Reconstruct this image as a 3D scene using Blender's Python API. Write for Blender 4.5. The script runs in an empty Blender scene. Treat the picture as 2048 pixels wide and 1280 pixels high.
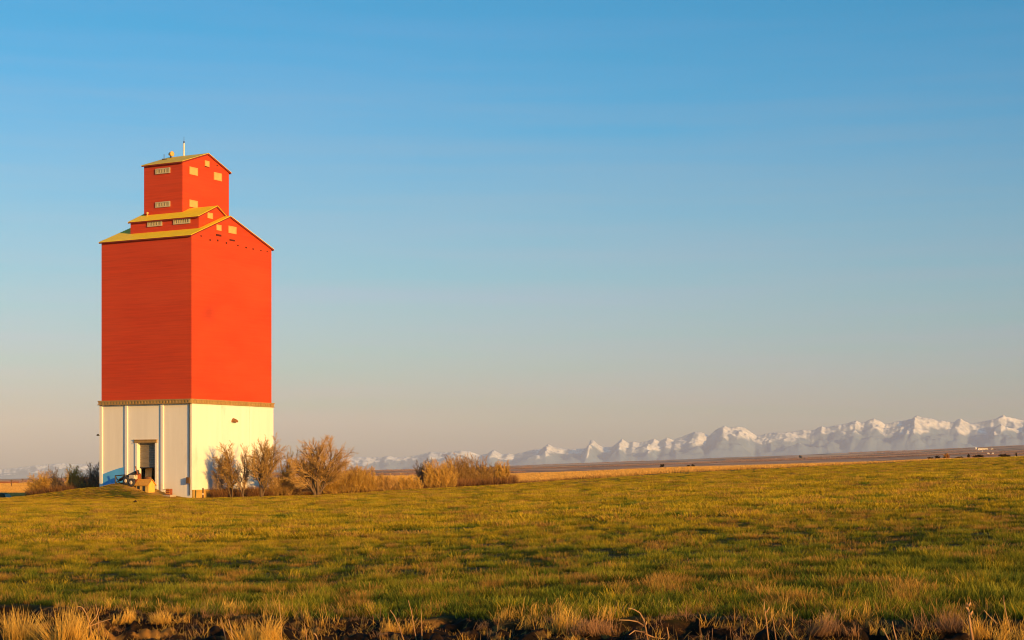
import bpy, math, random
import numpy as np
from mathutils import Vector

F = 3533.0      # focal length in photo pixels (2048 wide)
HY = 940.0      # photo row of eye level
EYE = 2.0       # camera height
C = bpy.context.scene.collection
rnd = random.Random(7)

# ------------------------------------------------------------------ numeric noise
def _hash(ix, iy, seed):
    h = (ix.astype(np.int64) * 374761393 + iy.astype(np.int64) * 668265263 + seed * 974711) & 0xFFFFFFFF
    h = ((h ^ (h >> 13)) * 1274126177) & 0xFFFFFFFF
    h = ((h ^ (h >> 16)) * 2246822519) & 0xFFFFFFFF
    return ((h ^ (h >> 15)) & 0xFFFFFF) / float(0xFFFFFF)

def vnoise(x, y, seed=0):
    x = np.asarray(x, float); y = np.asarray(y, float)
    ix = np.floor(x); iy = np.floor(y)
    fx = x - ix; fy = y - iy
    fx = fx * fx * (3 - 2 * fx); fy = fy * fy * (3 - 2 * fy)
    a = _hash(ix, iy, seed); b = _hash(ix + 1, iy, seed)
    c = _hash(ix, iy + 1, seed); d = _hash(ix + 1, iy + 1, seed)
    return (a * (1 - fx) + b * fx) * (1 - fy) + (c * (1 - fx) + d * fx) * fy

def fbm(x, y, seed=0, octs=4, gain=0.5):
    s = 0; a = 1; n = 0
    for o in range(octs):
        s = s + a * vnoise(x * 2 ** o, y * 2 ** o, seed + o * 17); n += a; a *= gain
    return s / n

def ridged(x, y, seed=0, octs=4):
    s = 0; a = 1; n = 0
    for o in range(octs):
        s = s + a * (1 - np.abs(2 * vnoise(x * 2 ** o, y * 2 ** o, seed + o * 31) - 1)); n += a; a *= 0.5
    return s / n

def sstep(a, b, x):
    t = np.clip((x - a) / (b - a), 0, 1)
    return t * t * (3 - 2 * t)

# ------------------------------------------------------------------ materials
MATS = {}
def new_mat(name):
    m = bpy.data.materials.new(name); m.use_nodes = True
    nt = m.node_tree; nt.nodes.clear()
    out = nt.nodes.new('ShaderNodeOutputMaterial')
    return m, nt, out

def N(nt, typ, **kw):
    n = nt.nodes.new(typ)
    for k, v in kw.items():
        if k in n.inputs: n.inputs[k].default_value = v
        else: setattr(n, k, v)
    return n

def mixc(nt, fac, a, b, blend='MIX'):
    n = nt.nodes.new('ShaderNodeMix'); n.data_type = 'RGBA'; n.blend_type = blend
    for sock, v in ((n.inputs[0], fac), (n.inputs[6], a), (n.inputs[7], b)):
        if hasattr(v, 'is_linked') or hasattr(v, 'links'): nt.links.new(v, sock)
        elif isinstance(v, (int, float)): sock.default_value = v
        else: sock.default_value = (*v[:3], 1)
    return n.outputs[2]

def ramp(nt, fac, stops, interp='LINEAR'):
    n = nt.nodes.new('ShaderNodeValToRGB'); n.color_ramp.interpolation = interp
    el = n.color_ramp.elements
    while len(el) < len(stops): el.new(0.5)
    for e, (p, c) in zip(el, stops):
        e.position = p; e.color = (*c[:3], 1) if not isinstance(c, (int, float)) else (c, c, c, 1)
    nt.links.new(fac, n.inputs[0])
    return n.outputs[0]

def pos_scaled(nt, scale):
    g = N(nt, 'ShaderNodeNewGeometry')
    m = N(nt, 'ShaderNodeVectorMath', operation='MULTIPLY'); m.inputs[1].default_value = scale
    nt.links.new(g.outputs['Position'], m.inputs[0])
    return m.outputs[0]

def noise(nt, vec, scale=1.0, detail=4.0, rough=0.55):
    n = N(nt, 'ShaderNodeTexNoise'); n.inputs['Scale'].default_value = scale
    n.inputs['Detail'].default_value = detail; n.inputs['Roughness'].default_value = rough
    nt.links.new(vec, n.inputs['Vector'])
    return n.outputs['Fac']

def worn(name, base, var=0.25, scale=(1, 1, 1), rough=0.7, spec=0.3, streak=None, metal=0.0, bump=0.0, dirt=None):
    """painted / weathered surface: base colour broken up by stretched noise"""
    if name in MATS: return MATS[name]
    m, nt, out = new_mat(name)
    b = N(nt, 'ShaderNodeBsdfPrincipled'); b.inputs['Roughness'].default_value = rough
    b.inputs['Specular IOR Level'].default_value = spec; b.inputs['Metallic'].default_value = metal
    f = noise(nt, pos_scaled(nt, scale), 1.0, 6, 0.6)
    lo = tuple(c * (1 - var) for c in base); hi = tuple(min(1, c * (1 + var)) for c in base)
    col = ramp(nt, f, [(0.3, lo), (0.7, hi)])
    if dirt:
        f2 = noise(nt, pos_scaled(nt, dirt[1]), 1.0, 5, 0.6)
        k = ramp(nt, f2, [(dirt[2], 0.0), (dirt[2] + 0.14, dirt[3])])
        col = mixc(nt, k, col, dirt[0])
    nt.links.new(col, b.inputs['Base Color'])
    if bump:
        bp = N(nt, 'ShaderNodeBump'); bp.inputs['Strength'].default_value = bump; bp.inputs['Distance'].default_value = 0.03
        f3 = noise(nt, pos_scaled(nt, tuple(s * 6 for s in scale)), 1.0, 3, 0.6)
        nt.links.new(f3, bp.inputs['Height']); nt.links.new(bp.outputs[0], b.inputs['Normal'])
    nt.links.new(b.outputs[0], out.inputs[0])
    MATS[name] = m
    return m

def blade_mat(name, root, mid, tip, var=0.35, transl=0.35):
    """grass / twig material: colour from root to tip stored on the mesh, varied per instance"""
    m, nt, out = new_mat(name)
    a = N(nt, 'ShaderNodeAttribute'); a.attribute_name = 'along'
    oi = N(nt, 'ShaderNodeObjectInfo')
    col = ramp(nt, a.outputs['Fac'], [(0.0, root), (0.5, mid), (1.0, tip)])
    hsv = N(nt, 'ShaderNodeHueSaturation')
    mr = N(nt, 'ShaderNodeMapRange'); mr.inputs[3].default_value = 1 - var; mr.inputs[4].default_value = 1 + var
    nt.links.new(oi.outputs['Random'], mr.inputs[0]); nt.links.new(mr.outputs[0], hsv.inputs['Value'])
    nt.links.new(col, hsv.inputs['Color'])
    d = N(nt, 'ShaderNodeBsdfDiffuse'); t = N(nt, 'ShaderNodeBsdfTranslucent')
    nt.links.new(hsv.outputs[0], d.inputs[0]); nt.links.new(hsv.outputs[0], t.inputs[0])
    mx = N(nt, 'ShaderNodeMixShader'); mx.inputs[0].default_value = transl
    nt.links.new(d.outputs[0], mx.inputs[1]); nt.links.new(t.outputs[0], mx.inputs[2])
    nt.links.new(mx.outputs[0], out.inputs[0])
    return m

# ------------------------------------------------------------------ object helpers
def tag(o, label=None, cat=None, group=None, kind=None):
    if label: o['label'] = label
    if cat: o['category'] = cat
    if group: o['group'] = group
    if kind: o['kind'] = kind
    return o

def empty(name, loc, label, cat, group=None):
    o = bpy.data.objects.new(name, None); C.objects.link(o); o.location = loc
    o.empty_display_size = 0.2
    return tag(o, label, cat, group)

def link_mesh(name, me, mat, parent=None, loc=None, smooth=False):
    o = bpy.data.objects.new(name, me); C.objects.link(o)
    if mat: me.materials.append(mat)
    if parent: o.parent = parent
    if loc is not None: o.location = loc
    if smooth: me.polygons.foreach_set('use_smooth', [True] * len(me.polygons))
    return o

def np_mesh(name, v, faces, along=None):
    me = bpy.data.meshes.new(name)
    v = np.asarray(v, np.float32)
    if isinstance(faces, np.ndarray):
        n, k = faces.shape
        me.vertices.add(len(v)); me.vertices.foreach_set('co', v.ravel())
        me.loops.add(n * k); me.loops.foreach_set('vertex_index', faces.ravel().astype(np.int32))
        me.polygons.add(n); me.polygons.foreach_set('loop_start', np.arange(0, n * k, k, dtype=np.int32))
        me.update(calc_edges=True)
    else:
        me.from_pydata([tuple(map(float, p)) for p in v], [], faces); me.update()
    if along is not None:
        at = me.attributes.new('along', 'FLOAT', 'POINT'); at.data.foreach_set('value', np.asarray(along, np.float32))
    return me

class MB:
    """mesh collector in world coordinates, written relative to a root location"""
    def __init__(s): s.v = []; s.f = []
    def quad_box(s, P, r0, r1, r2):
        i = len(s.v)
        for z in r2:
            for (a, b) in ((r0[0], r1[0]), (r0[1], r1[0]), (r0[1], r1[1]), (r0[0], r1[1])):
                s.v.append(P(a, b, z))
        s.f += [(i, i+3, i+2, i+1), (i+4, i+5, i+6, i+7), (i, i+1, i+5, i+4), (i+1, i+2, i+6, i+5), (i+2, i+3, i+7, i+6), (i+3, i, i+4, i+7)]
        return s
    def prism(s, A, B):
        """solid between two equal-length outlines"""
        i = len(s.v); n = len(A); s.v += list(A) + list(B)
        s.f.append(tuple(range(i, i+n))); s.f.append(tuple(range(i+2*n-1, i+n-1, -1)))
        for k in range(n):
            j = (k+1) % n
            s.f.append((i+k, i+n+k, i+n+j, i+j))
        return s
    def tube(s, pts, rad, n=8, cap=True):
        pts = [Vector(p) for p in pts]
        if isinstance(rad, (int, float)): rad = [rad]*len(pts)
        i0 = len(s.v)
        for k, p in enumerate(pts):
            d = (pts[min(k+1, len(pts)-1)] - pts[max(k-1, 0)]).normalized()
            u = d.cross(Vector((0, 0, 1)) if abs(d.z) < 0.9 else Vector((1, 0, 0))).normalized(); w = d.cross(u)
            for j in range(n):
                t = 2*math.pi*j/n
                s.v.append(tuple(p + (u*math.cos(t) + w*math.sin(t))*rad[k]))
        for k in range(len(pts)-1):
            for j in range(n):
                a = i0+k*n+j; b = i0+k*n+(j+1) % n
                s.f.append((a, b, b+n, a+n))
        if cap:
            s.f.append(tuple(i0+j for j in range(n))[::-1]); e = i0+(len(pts)-1)*n
            s.f.append(tuple(e+j for j in range(n)))
        return s
    def build(s, name, mat, parent=None, bevel=0.0, smooth=False):
        org = Vector(parent.matrix_world.translation) if False else Vector((0, 0, 0))
        p = parent
        while p is not None:
            org += p.location; p = p.parent
        me = bpy.data.meshes.new(name)
        me.from_pydata([tuple(Vector(v) - org) for v in s.v], [], s.f); me.update()
        import bmesh
        bm = bmesh.new(); bm.from_mesh(me); bmesh.ops.recalc_face_normals(bm, faces=bm.faces)
        bm.to_mesh(me); bm.free()
        o = link_mesh(name, me, mat, parent, smooth=smooth)
        if bevel:
            b = o.modifiers.new('edge', 'BEVEL'); b.width = bevel; b.segments = 2; b.limit_method = 'ANGLE'
        return o
    def thing(s, name, mat, label, cat, group=None, bevel=0.0, smooth=False):
        c = [sum(v[k] for v in s.v)/len(s.v) for k in range(2)] + [min(v[2] for v in s.v)]
        me = bpy.data.meshes.new(name)
        me.from_pydata([tuple(Vector(v) - Vector(c)) for v in s.v], [], s.f); me.update()
        import bmesh
        bm = bmesh.new(); bm.from_mesh(me); bmesh.ops.recalc_face_normals(bm, faces=bm.faces)
        bm.to_mesh(me); bm.free()
        o = link_mesh(name, me, mat, None, c, smooth=smooth)
        if bevel:
            b = o.modifiers.new('edge', 'BEVEL'); b.width = bevel; b.segments = 2; b.limit_method = 'ANGLE'
        return tag(o, label, cat, group)

# ------------------------------------------------------------------ terrain heights
KN_Y = [165, 260, 400, 800, 2000, 6000, 9500]
KN = [
    ([-700, 0, 400, 620, 1020, 1340, 1740, 2048, 2800], [-70, -58, -53, -49, -29, -9, 6, 20, 45]),
    ([-700, 0, 400, 620, 1020, 1340, 1500, 1740, 1870, 2048, 2800], [-50, -40, -36, -30, -15, 1.5, 6, 13, 20, 27, 48]),
    ([-700, 0, 400, 740, 1020, 1340, 1740, 2048, 2800], [-38, -27, -18, -12, -8, 0, 11, 24, 43]),
    ([-700, 0, 400, 740, 1020, 1340, 1740, 2048, 2800], [-34, -24, -13, -5, -1, 6, 17, 31, 50]),
    ([-700, 0, 740, 1020, 1340, 1740, 2048, 2800], [-30, -21.5, -3.5, 3, 13, 27, 40, 65]),
    ([-700, 0, 740, 1020, 1340, 1600, 1740, 1840, 2048, 2800], [-26, -19, -1, 7.3, 20, 29, 36, 39.5, 49, 75]),
    ([-700, 0, 740, 1020, 1340, 1600, 1740, 1840, 2048, 2800], [-27, -20, -2, 6.3, 19, 28, 35, 38.5, 48, 74]),
]
NP = np.array([-27.21483159, 150.0]); LD = np.array([-0.87139714, 0.49057825]); RD = np.array([0.49057825, 0.87139714])

def soil_edge(X):           # distance of the ragged front edge of the field
    return 22.9 - 0.63 * X + 0.55 * (vnoise(X * 1.3, X * 0 + 3.1, 5) - 0.5) + 0.35 * (vnoise(X * 4.1, X * 0 + 8.2, 6) - 0.5)

def ground_z(X, Y, fine=True):
    X = np.atleast_1d(np.asarray(X, float)); Y = np.atleast_1d(np.asarray(Y, float))
    U = 1024 + F * X / np.maximum(Y, 12.0)
    U = np.clip(U, -700, 2800)
    lY = np.log(np.maximum(Y, 1.0)); lk = np.log(KN_Y)
    A = np.interp(U, *KN[0]) + EYE * F / 165.0
    znear = A / F * Y
    # far part: eye-level angle profile, linear in log distance
    E = np.array([np.interp(U, *k) for k in KN])
    e = np.full(U.shape, 0.0); 
    for i in range(len(KN_Y) - 1):
        t = (lY - lk[i]) / (lk[i+1] - lk[i])
        sel = (lY >= lk[i]) & (lY <= lk[i+1] + 1e-9)
        e = np.where(sel, E[i] * (1 - t) + E[i+1] * t, e)
    e = np.where(lY > lk[-1], E[-1], e)
    und = (fbm(X * 0.004 + 3, Y * 0.0011 + 9, 41, 4) - 0.5) * 5.0 * sstep(700, 2500, Y)
    zfar = EYE + (e + und) / F * Y
    z = np.where(Y < 165, znear, zfar)
    if fine:
        w = sstep(20, 45, Y)
        z = z + (fbm(X * 0.09, Y * 0.07, 11, 2) - 0.5) * 0.10 * (1 - sstep(200, 400, Y))
        # drill rows
        q = (X * 0.30 + Y) 
        z = z + 0.018 * np.sin(q * 2 * math.pi / 2.4 + 2.2 * vnoise(X * .12, Y * .12, 3)) * (1 - sstep(60, 120, Y)) * sstep(0, 3, Y - soil_edge(X))
        # earth bank in front of the elevator door
        dx = X - NP[0]; dy = Y - NP[1]
        a = dx * LD[0] + dy * LD[1]; t = dx * RD[0] + dy * RD[1]
        bank = np.exp(-(((a - 6.2) / 3.6) ** 2)) * np.exp(-((np.minimum(t + 1.6, 0) / 3.4) ** 2)) * np.exp(-((np.maximum(t - 1.0, 0) / 3.0) ** 2))
        bank2 = 0.74 * np.exp(-(((np.maximum(a - 9.0, 0)) / 8.0) ** 2 + (np.minimum(a - 9.0, 0) / 4.0) ** 2)) * np.exp(-((np.minimum(t + 0.5, 0) / 3.2) ** 2)) * np.exp(-((np.maximum(t - 2.0, 0) / 4.0) ** 2))
        lump = 0.10 * (fbm(X * 0.7, Y * 0.7, 77, 3) - 0.45)
        z = z + np.maximum(bank * (1.32 + lump), bank2 * (1.35 + lump))
        # dug soil strip along the front of the field
        dn = soil_edge(X) - Y
        dig = sstep(0.0, 0.55, dn) * (1 - sstep(9, 12, dn))
        clod = ridged(X * 1.6 + 0.4 * Y, Y * 1.9, 21, 4)
        z = z - dig * (0.22 - 0.42 * (clod - 0.55) - 0.22 * (fbm(X * 6, Y * 6, 91, 3) - .5)) - 0.10 * sstep(0.6, 3.0, dn) * (1 - sstep(9, 13, dn))
    return z

def gz(X, Y): return float(ground_z(X, Y)[0])
def at(px, Y, z=None):
    X = (px - 1024) / F * Y
    return Vector((X, Y, gz(X, Y) if z is None else z))
def zrow(y, Y): return EYE + (HY - y) / F * Y
def find_Y(px, y, lo=300, hi=8000):
    """distance at which the far land shows at photo row y"""
    for Y in np.geomspace(lo, hi, 400):
        X = (px - 1024) / F * Y
        if HY - (gz(X, Y) - EYE) * F / Y <= y: return float(Y)
    return hi

# ------------------------------------------------------------------ sheet of ground
def build_ground():
    us = np.concatenate([np.linspace(-700, -80, 60, endpoint=False), np.linspace(-80, 2130, 640, endpoint=False), np.linspace(2130, 2800, 60)])
    ys = np.concatenate([[-60.0, -30.0, -12.0, -4.0, 0.5], np.linspace(3, 16.5, 25, endpoint=False), np.linspace(16.5, 31, 210, endpoint=False), np.geomspace(31, 140, 110, endpoint=False), np.linspace(140, 170, 75, endpoint=False), np.geomspace(170, 9500, 190), [9800.0, 10400.0]])
    UU, YY = np.meshgrid(us, ys)
    XX = (UU - 1024) / F * np.maximum(YY, 3.0)
    # carry the sheet well past the picture's sides in the near rows too
    lo = XX[:, 60:61].copy(); hi = XX[:, -60:-59].copy()
    kl = np.maximum(1, (lo + 140) / (lo - XX[:, :1])); kh = np.maximum(1, (140 - hi) / (XX[:, -1:] - hi))
    XX[:, :60] = lo + (XX[:, :60] - lo) * kl; XX[:, -59:] = hi + (XX[:, -59:] - hi) * kh
    Z = ground_z(XX.ravel(), YY.ravel()).reshape(XX.shape)
    Z[-2] -= 25; Z[-1] -= 160
    nr, nc = XX.shape
    v = np.stack([XX, YY, Z], -1).reshape(-1, 3)
    idx = np.arange(nr * nc).reshape(nr, nc)
    fc = np.stack([idx[:-1, :-1], idx[:-1, 1:], idx[1:, 1:], idx[1:, :-1]], -1).reshape(-1, 4)
    me = np_mesh('ground', v, fc)
    X, Y = v[:, 0], v[:, 1]
    soil = sstep(-0.05, 0.25, soil_edge(X) - Y) * (1 - sstep(9, 12, soil_edge(X) - Y))
    # bare earth on the bank by the door
    dx = X - NP[0]; dy = Y - NP[1]; a = dx * LD[0] + dy * LD[1]; t = dx * RD[0] + dy * RD[1]
    bare = np.exp(-(((a - 4.0) / 3.4) ** 2)) * np.exp(-(((t + 1.4) / 1.7) ** 2)) * (0.4 + 0.9 * fbm(X * .8, Y * .8, 8, 3))
    far = sstep(166, 186, Y + 10 * (fbm(X * .05, Y * .0 + 2, 4, 2) - .5) - np.clip((X - 8) * 1.9, 0, 200))
    plain = sstep(330, 420, Y)
    for nm, val in (('soil', soil), ('bare', np.clip(bare * 1.2, 0, 1)), ('stubble', far), ('plain', plain), ('near', 1 - sstep(45, 100, Y)), ('band_x', X / np.maximum(Y, 50) * 5.0), ('band_y', np.log(np.maximum(Y, 1)) * 2.6)):
        at_ = me.attributes.new(nm, 'FLOAT', 'POINT'); at_.data.foreach_set('value', val.astype(np.float32))
    m, nt, out = new_mat('ground_cover')
    def attr(n):
        q = N(nt, 'ShaderNodeAttribute'); q.attribute_name = n; return q.outputs['Fac']
    P1 = pos_scaled(nt, (1, 1, 1))
    f1 = noise(nt, P1, 0.35, 5, 0.6); f2 = noise(nt, P1, 3.0, 4, 0.6)
    green = ramp(nt, f1, [(0.35, (0.07, 0.07, 0.010)), (0.5, (0.16, 0.13, 0.014)), (0.66, (0.28, 0.19, 0.025))])
    green = mixc(nt, ramp(nt, f2, [(0.35, 0.0), (0.7, 0.6)]), green, (0.045, 0.04, 0.012))
    fs = noise(nt, pos_scaled(nt, (0.03, 0.16, 0.1)), 1.0, 5, 0.6)
    stub = ramp(nt, fs, [(0.3, (0.23, 0.10, 0.03)), (0.5, (0.33, 0.165, 0.05)), (0.7, (0.40, 0.23, 0.08))])
    cb = N(nt, 'ShaderNodeCombineXYZ'); nt.links.new(attr('band_x'), cb.inputs[0]); nt.links.new(attr('band_y'), cb.inputs[1])
    fp = noise(nt, cb.outputs[0], 1.3, 2.5, 0.5)
    pl = ramp(nt, fp, [(0.30, (0.20, 0.12, 0.07)), (0.38, (0.62, 0.28, 0.13)), (0.44, (0.88, 0.50, 0.26)), (0.455, (0.12, 0.08, 0.05)), (0.50, (0.66, 0.30, 0.15)), (0.56, (0.90, 0.53, 0.28)), (0.575, (0.14, 0.09, 0.06)), (0.63, (0.66, 0.32, 0.16))])
    soilf = noise(nt, P1, 2.2, 5, 0.65)
    so = ramp(nt, soilf, [(0.48, (0.014, 0.008, 0.004)), (0.57, (0.04, 0.02, 0.008)), (0.64, (0.26, 0.13, 0.03))])  # orange noise patches paint sunlit clods into the dark soil
    bare_c = ramp(nt, f2, [(0.3, (0.38, 0.21, 0.05)), (0.7, (0.60, 0.34, 0.08))])
    green = mixc(nt, attr('near'), green, ramp(nt, f1, [(0.4, (0.020, 0.028, 0.005)), (0.65, (0.050, 0.045, 0.008))]))
    col = mixc(nt, attr('stubble'), green, stub)
    col = mixc(nt, attr('plain'), col, pl)
    col = mixc(nt, attr('bare'), col, bare_c)
    col = mixc(nt, attr('soil'), col, so)
    d = N(nt, 'ShaderNodeBsdfPrincipled'); d.inputs['Roughness'].default_value = 0.95; d.inputs['Specular IOR Level'].default_value = 0.1
    nt.links.new(col, d.inputs['Base Color'])
    bp = N(nt, 'ShaderNodeBump'); bp.inputs['Strength'].default_value = 0.6; bp.inputs['Distance'].default_value = 0.08
    nt.links.new(f2, bp.inputs['Height']); nt.links.new(bp.outputs[0], d.inputs['Normal'])
    nt.links.new(d.outputs[0], out.inputs[0])
    o = link_mesh('ground', me, m, smooth=True)
    tag(o, 'gently tilted farmland, green field in front and brown plain behind', 'ground', kind='structure')
    return float(Z.min())

# ------------------------------------------------------------------ mountains
PROFILE = [(-700, 950), (-300, 944), (0, 939), (31, 936), (62, 932), (86, 930), (109, 927), (131, 927), (148, 929), (187, 929), (260, 925), (340, 922), (430, 924), (520, 919), (600, 917), (660, 918), (698, 912), (708, 915), (732, 914), (762, 915), (776, 912), (800, 915), (831, 911), (845, 908), (862, 903.5), (880, 905), (896, 904), (910, 903), (923, 900.5), (940, 903), (961, 910), (975, 907), (988, 899), (996, 904), (1005, 909), (1019, 907), (1028, 909), (1039, 906), (1052, 903), (1067, 899), (1084, 897), (1097, 888), (1106, 893), (1114, 895), (1135, 899), (1148, 897), (1159, 898), (1170, 897), (1176, 893), (1181, 880.5), (1188, 881), (1196, 889), (1207, 895), (1224, 894), (1236, 884), (1244, 877.5), (1251, 882), (1257, 886), (1268, 883), (1280, 885), (1295, 882), (1308, 877.5), (1318, 882), (1326, 879), (1335, 875), (1345, 880), (1358, 876), (1372, 870), (1390, 863), (1402, 864), (1410, 868), (1418, 872), (1430, 862), (1440, 856), (1449, 851), (1456, 855), (1464, 855), (1476, 853), (1489, 855), (1496, 860), (1502, 864), (1513, 872), (1530, 868), (1547, 865), (1568, 866), (1589, 863), (1606, 859.5), (1623, 861), (1634, 857), (1644, 852), (1652, 855), (1661, 853), (1680, 849), (1696, 846), (1705, 843), (1713, 841), (1722, 846), (1732, 843), (1740, 839), (1748, 837), (1760, 841), (1769, 848), (1778, 847), (1789, 844), (1805, 842), (1818, 839), (1824, 838), (1830, 832), (1834, 830.5), (1842, 834), (1850, 835), (1862, 837), (1876, 841), (1884, 840), (1893, 843), (1907, 844), (1915, 841), (1922, 839.5), (1932, 843), (1941, 847), (1955, 845), (1975, 841), (1990, 838), (1997, 835), (2003, 831), (2007, 829.5), (2012, 834), (2020, 834), (2034, 838), (2048, 840), (2100, 830), (2160, 845), (2250, 828), (2350, 842), (2500, 835), (2800, 850)]
def build_mountains():
    Yr = 18500.0; Yf = 17500.0
    px = np.concatenate([np.linspace(-700, -60, 120, endpoint=False), np.linspace(-60, 2110, 1100, endpoint=False), np.linspace(2110, 2800, 120)])
    pr = np.interp(px, *zip(*PROFILE))
    pr = pr - (fbm(px * 0.23, px * 0 + 1, 3, 3) - 0.5) * 1.8
    vs = np.concatenate([np.linspace(0, 1, 110), [1.08, 1.3]])
    PX, VV = np.meshgrid(px, vs)
    YY = Yf + (Yr - Yf) * VV
    XX = (PX - 1024) / F * (Yf * 0.3 + YY * 0.7) * 1.0
    XX = (PX - 1024) / F * YY
    ztop = EYE + (HY - np.interp(PX, px, pr)) / F * Yr
    zb = EYE + (HY - np.interp(PX, [-700, 0, 740, 1040, 1340, 1740, 2048, 2800], [975, 966, 950, 941, 930, 915, 905, 880])) / F * Yf
    sx, sy = XX / 900.0, YY / 1000.0
    wx = fbm(sx * 0.8, sy * 0.8, 9, 3) * 1.3
    rg = ridged(sx + wx, sy * 0.8 + wx * 0.6, 15, 5)
    v = np.clip(VV, 0, 1)
    pv = np.interp(PX + (fbm(PX * .02, VV * 5, 31, 3) - .5) * 60 * (1 - v) + 26 * (1 - v), px, pr)
    zt = EYE + (HY - pv) / F * Yr
    mix_ = sstep(0.88, 1.0, v)
    zt = zt * (1 - mix_) + ztop * mix_
    kx = np.exp(-(np.arange(-240, 241, 4) / 95.0) ** 2); gx = np.arange(-1200, 3300, 4.0); gp = np.interp(gx, px, pr)
    sm = np.convolve(gp, kx / kx.sum(), 'same'); dev = np.clip(sm - gp, -14, 22)
    dv = np.interp(PX + 34 * (1 - v) * (fbm(PX * .02, VV * 3, 61, 3) - .2), gx, dev)
    shape = v ** 1.1
    spur = 1 - (1.0 - rg) * 0.62 * sstep(0.0, 0.3, v) * (1 - sstep(0.40, 1.0, v))
    Z = zb + (zt - zb) * shape * np.clip(spur, 0.12, 1.2)
    # side ridges that run down towards the plain, uneven in size and spacing
    wob = 34 * fbm(PX * .011 + VV * .5, VV * 2.2, 97, 3) + 20 * v
    r1 = 1 - np.abs(2 * vnoise((PX + wob) / 52.0, VV * 2.4, 131) - 1); r2 = 1 - np.abs(2 * vnoise((PX + wob * .7) / 21.0, VV * 4.0, 137) - 1)
    amp = sstep(0.15, 0.45, v) * (1 - sstep(0.70, 1.0, v)) * (zt - zb)
    Z = Z + amp * (0.17 * (r1 - .5) + 0.10 * (r2 - .5) + 0.16 * (fbm(XX / 210, YY / 210, 141, 4) - .5))
    Z = Z + (zt - zb) * sstep(0.15, 0.45, v) * (1 - sstep(0.93, 1.0, v)) * (0.30 * (fbm(XX / 170 + YY / 300, YY / 130, 141, 4) - .5))
    Z = Z + dv / F * Yr * 1.3 * sstep(0.10, 0.5, v) * (1 - sstep(0.50, 1.0, v))
    Z = Z + (zt - zb) * .50 * np.clip(fbm(PX * .012, VV * 0 + 4, 171, 4) - .25, 0, 1) * np.exp(-((v - .30 - .1 * fbm(PX * .02, VV * 0, 173, 2)) / .14) ** 2)
    Z = np.where(VV >= 0.999, ztop - (VV - 1) * 1900, Z)
    nr, nc = XX.shape
    V = np.stack([XX, YY, Z], -1).reshape(-1, 3)
    idx = np.arange(nr * nc).reshape(nr, nc)
    fc = np.stack([idx[:-1, :-1], idx[:-1, 1:], idx[1:, 1:], idx[1:, :-1]], -1).reshape(-1, 4)
    rel = (Z - zb) / np.maximum(ztop - zb, 1)
    snow = sstep(0.60, 0.70, rel + 0.66 * (fbm(XX / 260, YY / 300, 55, 4) - 0.5))
    me = np_mesh('mountains', V, fc)
    at_ = me.attributes.new('snow', 'FLOAT', 'POINT'); at_.data.foreach_set('value', snow.ravel().astype(np.float32))
    m, nt, out = new_mat('snowy_rock')
    q = N(nt, 'ShaderNodeAttribute'); q.attribute_name = 'snow'
    fr = noise(nt, pos_scaled(nt, (1, 1, 1)), 0.012, 6, 0.7)
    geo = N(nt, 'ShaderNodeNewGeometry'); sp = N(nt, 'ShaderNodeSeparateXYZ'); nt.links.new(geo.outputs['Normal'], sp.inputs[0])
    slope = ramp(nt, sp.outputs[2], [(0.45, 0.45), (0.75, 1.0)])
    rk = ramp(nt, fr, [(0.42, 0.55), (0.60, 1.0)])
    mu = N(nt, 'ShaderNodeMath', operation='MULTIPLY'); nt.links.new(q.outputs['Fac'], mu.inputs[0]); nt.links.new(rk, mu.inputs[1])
    mrx = N(nt, 'ShaderNodeMapRange'); mrx.inputs[1].default_value = -0.25; mrx.inputs[2].default_value = 0.08; mrx.inputs[3].default_value = 0.12; nt.links.new(sp.outputs[0], mrx.inputs[0])  # thins snow on left-facing slopes, painting in their shaded side
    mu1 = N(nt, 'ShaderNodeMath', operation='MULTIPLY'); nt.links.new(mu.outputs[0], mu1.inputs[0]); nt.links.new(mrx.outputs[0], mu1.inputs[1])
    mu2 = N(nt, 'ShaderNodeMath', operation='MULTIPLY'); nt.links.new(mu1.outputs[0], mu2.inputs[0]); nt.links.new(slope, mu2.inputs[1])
    col = mixc(nt, mu2.outputs[0], ramp(nt, fr, [(0.3, (0.11, 0.19, 0.33)), (0.7, (0.17, 0.25, 0.40))]), (0.86, 0.88, 0.9))  # blue rock tone paints in shade and distant haze
    d = N(nt, 'ShaderNodeBsdfDiffuse'); nt.links.new(col, d.inputs[0]); nt.links.new(d.outputs[0], out.inputs[0])
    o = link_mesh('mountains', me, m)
    tag(o, 'long range of jagged snow covered mountains along the horizon', 'mountains', kind='structure')
    return float(Z.max()), float(Z.min())

# ------------------------------------------------------------------ grain elevator
def W(a, t, z): 
    p = NP + a * LD + t * RD
    return (float(p[0]), float(p[1]), float(z))

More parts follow.
